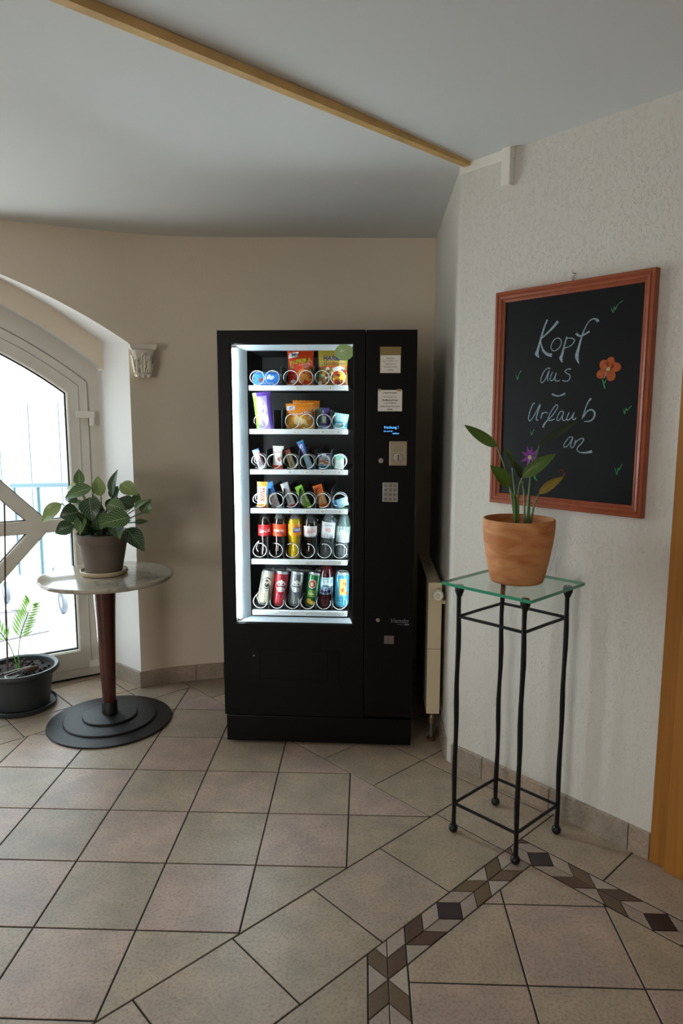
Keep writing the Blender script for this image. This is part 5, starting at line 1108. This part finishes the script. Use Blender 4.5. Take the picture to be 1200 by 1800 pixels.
o, f = bar('chocolate_bar', .376, z3, .030, .136, -22, [P_('pale_blue_wrapper', '#b4dcf0', .3), P_('royal_blue_foil', '#2f5fc0', .3), P_('cyan_tip', '#3aa8c8', .3)], 'long blue and white bar leaning on the third shelf', 'BOUNTY', G_wh, 24, bands=[(.5, .93, 1), (.93, 1, 2), (0, .07, 2)], th=.36, tz=.70)
o, f = bar('wafer_pack', .437, z3, .058, .072, 0, [P_('white_blue_foil', '#dfeaf2', .3), P_('teal_base', '#3a9cb0', .3)], 'white wafer pack with blue corners on the third shelf', None, None, 25, bands=[(0, .2, 1)], cat='wafer')
blobs('printed_corner', P_('print_indigo', '#3a3f9a'), o, [(-.018, .064, .009, .008, 0), (.017, .063, .012, .008, 0)], f); blobs('printed_wafer', P_('print_wafer', '#c2764a'), o, [(-.006, .038, .016, .007, .2), (.008, .028, .013, .006, -.2)], f); text_on('printed_name', G_bl, o, 'knusprig', f, width=.04, height=.009, pos=(.004, .050), rot=-.1, bold=.02); blobs('printed_wave', MATS['teal_base'], o, [(.014, .040, .012, .003, -.3), (-.012, .022, .012, .003, .1)], f)
o, f = bar('mint_pack', .502, z3, .046, .066, 2, [P_('pale_mint_foil', '#dceee6', .3), P_('mint_green_foil', '#8fc8b4', .3)], 'small pale mint pack in the last coil of the third shelf', None, None, 26, bands=[(.72, 1, 1)], cat='sweets')
blobs('printed_mint', P_('print_mint', '#9ad0b8'), o, [(-.004, .046, .012, .006, 0)], f)
z4 = 1.066
o, f = bar('chocolate_bar', .152, z4, .050, .116, 1, [P_('gold_bar_foil', '#e0a83a', .25), P_('white_gold_foil', '#eee0c0', .3)], 'golden bar with red lettering in the first coil of the fourth shelf', 'TWIX', G_rd, 31, bands=[(.12, .84, 1)], th=.56)
o2 = o
o, f = bar('chocolate_bar', .215, z4, .042, .118, -18, [P_('white_wrapper', '#eef0f2', .3), P_('sky_blue_foil', '#3f86dc', .3)], 'white bar with a sky blue end on the fourth shelf', 'MILCH', P_('print_rose', '#d88a80'), 32, bands=[(.58, 1, 1)], th=.4, tz=.34)
o, f = bar('chocolate_bar', .292, z4, .036, .118, -20, [P_('white_wrapper', '#eef0f2', .3), P_('red_tip_foil', '#cc3a2a', .3), P_('pale_grey_foil', '#c8ccd2', .3)], 'white bar with red foot and black letters on the fourth shelf', 'duplo', G_bk, 33, bands=[(0, .12, 1), (.66, 1, 2)], th=.42, tz=.42)
o, f = bar('cereal_bar', .362, z4, .036, .108, -25, [P_('lime_foil', '#8cc63e', .3), P_('pale_lime_foil', '#c4e29a', .3)], 'lime green cereal bar on the fourth shelf', 'corny', P_('print_dark_green', '#3f6a2a'), 34, bands=[(.2, .62, 1)], cat='cereal bar')
quadprint('printed_stripe', G_gr, o, [(-.016, .084), (.016, .076), (.016, .080), (-.016, .088)], f)
o, f = bar('chocolate_bar', .436, z4, .044, .108, -18, [P_('orange_wrapper', '#ea7a1c', .3), P_('peach_wrapper', '#f4c896', .3), P_('deep_orange_foil', '#d85a10', .3)], 'orange wrapped bar on the fourth shelf', 'korn', G_or, 35, bands=[(.18, .62, 1), (.70, 1, 2)])
o, f = bar('chocolate_bar', .510, z4, .040, .064, 62, [P_('ice_blue_foil', '#9cd4ee', .3), P_('azure_foil', '#4a9ad0', .3)], 'ice blue bar fallen flat in the last coil of the fourth shelf', None, None, 36, bands=[(0, .2, 1)])
place(o, .482, .170, 1.079, R_(72))
text_on('printed_name', G_wh, o, 'milch', f, width=.030, height=.012, rot=-PI / 2, pos=(0, .034))

# row 5: bottles
def curved(r, z0=0): return lambda x, z: (r * math.sin(x / r), -r * math.cos(x / r), z + z0)
def clearmat(name, tint, rough=.05):
    m = bpy.data.materials.new(name); m.use_nodes = True; nt = m.node_tree; nt.nodes.remove(nt.nodes['Principled BSDF']); MATS[name] = m
    t = nt.nodes.new('ShaderNodeBsdfTransparent'); t.inputs[0].default_value = (*tint, 1); g = nt.nodes.new('ShaderNodeBsdfGlossy'); g.inputs['Roughness'].default_value = rough
    d = nt.nodes.new('ShaderNodeBsdfDiffuse'); d.inputs[0].default_value = (*tint, 1); m1 = nt.nodes.new('ShaderNodeMixShader'); m1.inputs[0].default_value = .18
    f = nt.nodes.new('ShaderNodeLayerWeight'); f.inputs[0].default_value = .35; m2 = nt.nodes.new('ShaderNodeMixShader')
    L = nt.links; L.new(t.outputs[0], m1.inputs[1]); L.new(d.outputs[0], m1.inputs[2]); L.new(f.outputs['Fresnel'], m2.inputs[0]); L.new(m1.outputs[0], m2.inputs[1]); L.new(g.outputs[0], m2.inputs[2]); L.new(m2.outputs[0], nt.nodes['Material Output'].inputs[0])
    return m
B_cola = P_('cola_in_plastic', '#140b08', .08, spec=.6, coat=.5); B_clear = clearmat('clear_plastic', (.80, .86, .88)); B_fanta = P_('yellow_lemonade', '#c9a80e', .08, spec=.6, coat=.5)
B_neck = P_('dark_neck_plastic', '#2a2c2c', .08, spec=.6, coat=.5); B_waterc = clearmat('clear_water_bottle', (.62, .72, .76)); B_green = clearmat('greenish_water_bottle', (.50, .70, .68)); B_red = P_('red_juice', '#4a0c18', .1, spec=.6, coat=.4)
BP = [(.020, .004), (.026, 0), (.0305, .006), (.0318, .020), (.0310, .040), (.0285, .062), (.0282, .072), (.0305, .090), (.0318, .102), (.0318, .156), (.0305, .166), (.026, .184), (.0185, .202), (.0125, .212), (.0125, .220), (.0155, .221), (.0155, .2225), (.012, .2235)]
def bottle(x, z, lean, mats, band_split, cap, lz, lm, label, dep=.176, group=None, paint=None):
    band = [0 if p[1] < band_split else 1 for p in BP]
    o = MB().lathe(BP, 36, band=band).build('drink_bottle', mats, smooth=True, angle=.9)
    # petal foot grooves
    for v in o.data.vertices:
        if v.co.z < .03:
            a_ = math.atan2(v.co.y, v.co.x); k = 1 - .10 * (1 - v.co.z / .03) * (.5 + .5 * math.cos(5 * a_)); v.co.x *= k; v.co.y *= k
    place(o, x, dep, z, R_(lean)); tag(o, label, 'bottle', group)
    MB().lathe([(.0145, .220), (.0150, .222), (.0150, .236), (.0135, .238), (.001, .238)], 24).build('cap', cap, o, smooth=True, angle=.5)
    lb = MB().lathe([(.03195, lz[0]), (.03215, lz[0] + .001), (.03215, lz[1] - .001), (.03195, lz[1])], 36, cap=False).build('label', lm, o, smooth=True)
    if paint: paint(lb)
    return o
CF = curved(.0325)
def p_cola(lb): text_on('printed_name', G_wh, lb, 'Coca-Cola', CF, width=.056, height=.020, shear=.3, pos=(.0, .130), rot=.12, bold=.015); quadprint('printed_stripe', P_('print_dark_red', '#8e1018'), lb, [(-.044, .104), (.044, .104), (.044, .109), (-.044, .109)], CF)
def p_mezzo(lb):
    blobs('printed_sun', P_('print_amber', '#f2a02c'), lb, [(.004, .126, .024, .017, 0)], CF); text_on('printed_name', G_wh, lb, 'mezzo mix', curved(.0328), width=.050, height=.014, pos=(0, .132), bold=.03); text_on('printed_name', P_('print_violet', '#7a3a6a'), lb, 'mezzo', curved(.0329), width=.034, height=.009, pos=(.004, .118))
def p_fanta(lb):
    quadprint('printed_patch', P_('print_royal', '#23409c'), lb, [(-.004, .122), (.042, .126), (.042, .147), (-.002, .144)], CF); text_on('printed_name', G_wh, lb, 'FANTA', curved(.0328), width=.036, height=.014, pos=(.020, .135), bold=.02); blobs('printed_slice', G_yl, lb, [(-.022, .116, .010, .010, 0)], CF)
def p_light(lb): text_on('printed_name', G_rd, lb, 'Coca-Cola', CF, width=.056, height=.019, shear=.3, pos=(.0, .130), rot=.10, bold=.01); quadprint('printed_stripe', G_si, lb, [(-.044, .102), (.044, .102), (.044, .106), (-.044, .106)], CF)
def p_vio(lb): text_on('printed_name', P_('print_grey_text', '#6a6f78'), lb, 'MINERAL', CF, width=.046, height=.009, pos=(0, .158)); text_on('printed_name', P_('print_coral', '#d8705a'), lb, 'VIO', CF, width=.026, height=.018, pos=(.0, .136), bold=.02); quadprint('printed_panel', P_('print_mist', '#aebcc8'), lb, [(-.044, .100), (.044, .100), (.044, .118), (-.044, .118)], CF)
def p_spring(lb):
    quadprint('printed_hill', P_('print_sea_green', '#2f9a86'), lb, [(-.048, .125), (.048, .125), (.048, .152), (-.048, .152)], CF); blobs('printed_peak', G_wh, lb, [(0, .132, .014, .008, 0)], curved(.0327)); text_on('printed_name', G_nv, lb, 'Quelle', curved(.0328), width=.034, height=.009, pos=(0, .140))
zb = .8303
L_red, L_mez, L_fan, L_sil, L_vio, L_spr = P_('cola_red_label', '#cc1d24', .35), P_('orange_red_label', '#e2481e', .35), P_('fanta_orange_label', '#f2960e', .35), P_('silver_white_label', '#d8d8d8', .35), P_('white_water_label', '#d6dadc', .4), P_('pale_spring_label', '#aebfbe', .4)
C_red, C_wht, C_blu, C_gry, C_grn = P_('red_cap', '#9a1a20'), P_('white_cap', '#d8dce0'), P_('blue_cap', '#2450c8'), P_('grey_cap', '#8a9494'), P_('green_cap', '#3a9a6a')
bottle(.1605, zb, .5, [B_cola, B_neck], .168, C_red, (.106, .156), L_red, 'cola bottle with a red label and red cap, fifth shelf', paint=p_cola)
bottle(.2275, zb, 1, [B_cola, B_clear], .172, C_wht, (.104, .160), L_mez, 'dark cola bottle with an orange red label and white cap', paint=p_mezzo)
bottle(.2980, zb, 1, [B_fanta, B_clear], .168, C_blu, (.106, .160), L_fan, 'yellow lemonade bottle with an orange label and blue cap', paint=p_fanta)
bottle(.3700, zb, 1, [B_cola, B_neck], .166, C_gry, (.106, .152), L_sil, 'cola bottle with a silver white label and red script', paint=p_light)
bottle(.4435, zb, 4.5, [B_waterc, B_waterc], .9, C_gry, (.098, .172), L_vio, 'clear water bottle with a tall white label, fifth shelf', paint=p_vio)
bottle(.5150, zb, 3.0, [B_waterc, B_green], .075, C_grn, (.080, .152), L_spr, 'water bottle with a green cap and sea green label', paint=p_spring)
bottle(.1720, zb, 0, [B_cola, B_neck], .168, C_red, (.106, .156), L_red, 'second cola bottle standing behind the red labelled one', dep=.262)
bottle(.2480, zb, 2, [B_cola, B_clear], .172, C_gry, (.104, .160), L_mez, 'second orange red labelled bottle standing behind its twin', dep=.262)
bottle(.3060, zb, 0, [B_fanta, B_clear], .168, C_blu, (.106, .160), L_fan, 'second yellow lemonade bottle behind the front one', dep=.262)
bottle(.3800, zb, 2, [B_cola, B_neck], .166, C_gry, (.106, .152), L_sil, 'second silver labelled cola bottle behind the front one', dep=.262)
bottle(.4560, zb, 3, [B_waterc, B_waterc], .9, C_gry, (.098, .172), L_vio, 'second clear water bottle behind the white labelled one', dep=.262)
# row 6: cans and one bottle
CP = [(.022, .003), (.0245, 0), (.0255, .003), (.0320, .012), (.0330, .016), (.0330, .148), (.0315, .154), (.0275, .161), (.0275, .164), (.0262, .1645), (.0250, .162), (.0, .1615)]
CK = curved(.03335)
def can(x, z, lean, body, label, paint=None, dep=.178, low=None):
    band = [1, 1, 0, 0, 0, 0, 1, 1, 1, 1, 1, 1]
    if low: band[3] = 0
    o = MB().lathe(CP, 36, band=band, cap=True).build('drink_can', [body, G_si], smooth=True, angle=.6)
    place(o, x, dep, z, R_(lean)); tag(o, label, 'can')
    MB().box((-.006, -.012, .1618), (.006, .008, .1632)).build('ring_pull', G_si, o)
    if paint: paint(o)
    return o
def p_monk(o):
    blobs('printed_roundel', G_bk, o, [(.002, .108, .024, .027, 0)], CK, 24); blobs('printed_roundel', P_('print_ivory', '#dcd4b8'), o, [(.002, .108, .0195, .022, 0)], curved(.0336), 24)
    blobs('printed_portrait', G_bk, o, [(.003, .100, .012, .011, 0), (.001, .118, .008, .007, .3)], curved(.0338), 14); blobs('printed_face', P_('print_skin', '#b09a80'), o, [(.004, .110, .006, .007, 0)], curved(.0339), 12)
    text_on('printed_name', G_bk, o, 'Franziskaner', CK, width=.046, height=.008, pos=(0, .074)); quadprint('printed_panel', P_('print_champagne', '#b0a67a'), o, [(-.05, .014), (.05, .014), (.05, .066), (-.05, .066)], CK)
def p_hop(col, panel):
    def f_(o):
        blobs('printed_shield', G_wh, o, [(.002, .098, .0275, .019, 0), (.002, .110, .018, .014, 0), (.002, .082, .017, .012, 0)], CK, 20)
        mb = MB(); fn = curved(.0336); mb.face([mb.vert(fn(*p)) for p in ((-.014, .117), (.018, .117), (.010, .126), (.002, .135), (-.006, .126))]); mb.build('printed_crest', P_('print_crest_red', '#8e2024'), o, fix=False)
        blobs('printed_star', G_wh, o, [(.002, .126, .003, .003, 0)], curved(.0338), 8)
        text_on('printed_name', G_bk, o, 'Krombacher', curved(.0338), width=.043, height=.011, pos=(.002, .098), shear=.2, bold=.01)
        quadprint('printed_panel', panel, o, [(-.05, .016), (.05, .016), (.05, .050), (-.05, .050)], CK); quadprint('printed_line', G_wh, o, [(-.05, .052), (.05, .052), (.05, .0535), (-.05, .0535)], CK)
    return f_
def p_green(o):
    blobs('printed_roundel', G_wh, o, [(-.006, .112, .019, .021, 0)], CK, 22); blobs('printed_roundel', P_('print_beer_red', '#b0322a'), o, [(-.006, .112, .0165, .018, 0)], curved(.0336), 22); blobs('printed_portrait', P_('print_sand', '#d8b890'), o, [(-.006, .110, .008, .010, 0)], curved(.0338), 12)
    quadprint('printed_panel', P_('print_leaf_green', '#7aa23a'), o, [(-.022, .050), (.014, .050), (.012, .082), (-.020, .082)], CK); blobs('printed_lemon', G_yl, o, [(-.010, .030, .012, .012, 0), (.006, .024, .010, .010, 0)], CK); text_on('printed_name', G_wh, o, 'Radler', curved(.0337), width=.028, height=.010, pos=(-.004, .066), bold=.02)
def p_blue(o):
    quadprint('printed_panel', P_('print_straw', '#d8c070'), o, [(-.010, .060), (.024, .060), (.024, .136), (-.010, .136)], CK); blobs('printed_fruit', G_or, o, [(.008, .084, .010, .010, 0), (.016, .112, .008, .012, .3), (.028, .070, .009, .007, 0)], curved(.0336)); text_on('printed_name', G_nv, o, 'ICE TEA', CK, width=.044, height=.010, pos=(.002, .144)); text_on('printed_name', P_('print_teal_dark', '#1f5f80'), o, 'Pfirsich\nZitrone', CK, width=.042, height=.022, pos=(-.002, .040), bold=.01)
zc = .5985
K_sil, K_red, K_gry, K_grn, K_blu = P_('champagne_can', '#c6c4b4', .28, metal=.45), P_('red_can', '#a82a34', .28, metal=.3), P_('grey_can', '#7a8286', .28, metal=.45), P_('green_can', '#1f6a3c', .28, metal=.3), P_('light_blue_can', '#54b4d8', .28, metal=.2)
can(.1505, zc + .010, 10, K_sil, 'champagne coloured beer can with a round monk portrait, bottom shelf', p_monk)
can(.2235, zc + .006, 6.5, K_red, 'red beer can with a white hop shaped emblem, bottom shelf', p_hop('red', P_('print_lower_red', '#c23a44')))
can(.2940, zc + .006, 7, K_gry, 'grey beer can with a white hop shaped emblem, bottom shelf', p_hop('grey', P_('print_lower_grey', '#a8a698')))
can(.3700, zc + .004, 9, K_grn, 'green shandy can with a red round emblem and lemons', p_green)
o = bottle(.4395, zc - .003, 2.5, [B_red, B_red], .9, P_('purple_cap', '#4a2a5a'), (.070, .150), P_('sky_label', '#a8d4e8', .4), 'dark red fruit drink bottle with a mountain label, bottom shelf')
lb = o.children[1]
quadprint('printed_meadow', P_('print_plum', '#6a3f86'), lb, [(-.05, .071), (.05, .071), (.05, .100), (-.05, .100)], CF); blobs('printed_peak', G_wh, lb, [(.0, .128, .020, .012, 0), (.014, .118, .012, .009, 0)], CF); text_on('printed_name', G_nv, lb, 'ALPEN', curved(.0328), width=.034, height=.010, pos=(0, .110), bold=.02); blobs('printed_berry', P_('print_berry', '#4a2468'), lb, [(-.016, .084, .008, .008, 0), (.0, .080, .009, .008, 0), (.016, .085, .008, .008, 0)], curved(.0327))
can(.5145, zc + .005, 1.5, K_blu, 'light blue iced tea can in the last coil of the bottom shelf', p_blue)
can(.1920, zc, 6, K_sil, 'second champagne coloured can behind the front one', dep=.262)
can(.2600, zc, 6, K_red, 'second red beer can standing behind the front one', dep=.262)
can(.3300, zc, 6, K_gry, 'second grey beer can standing behind the front one', dep=.262)
can(.4000, zc, 6, K_grn, 'second green can standing behind the front one', dep=.262)
# sticker on the inside of the glass
st_ = MB(); n_ = 28; c_ = (.534, 1.743)
ring = [(c_[0] + .040 * math.cos(2 * PI * k / n_), c_[1] + .034 * math.sin(2 * PI * k / n_)) for k in range(n_)]
ring = [(min(x, .570), min(z, 1.774)) for x, z in ring]
a_ = [st_.vert((x, .0076, z)) for x, z in ring]; b_ = [st_.vert((x, .0079, z)) for x, z in ring]; st_.face(a_); st_.face(b_[::-1])
M_stk = mat('pale_green_sticker', '#b4d48c', .5, alpha=.85)
sk = st_.build('window_sticker', M_stk, dr_)
blobs('sticker_emblem', P_('print_sage', '#dfead0'), sk, [(.524, 1.751, .0045, .0045, 0), (.519, 1.747, .0038, .0036, 0), (.529, 1.747, .0038, .0036, 0), (.524, 1.741, .0008, .0065, 0)], PF(.0073), 12); mb = MB(); rc = [(.524 + .014 * math.cos(2 * PI * k / 24), .0073, 1.746 + .013 * math.sin(2 * PI * k / 24)) for k in range(24)]
mb.tube(rc, .0006, 4, closed=True).build('sticker_ring', MATS['print_sage'], sk)

# empties to the base of what they carry
for o in list(COL.objects):
    if o.type == 'EMPTY' and o.parent is None and o.location.length < 1e-6 and o.children:
        ch = [c for c in o.children if c.type == 'MESH']
        o.location = {'door_1': D(-.24, 0, 0), 'window_1': D(-1.6, 0, 0)}.get(o.name, Vector(ch[0].data.vertices[0].co) * Vector((1, 1, 0)))
        for c in o.children: c.location = c.location - o.location
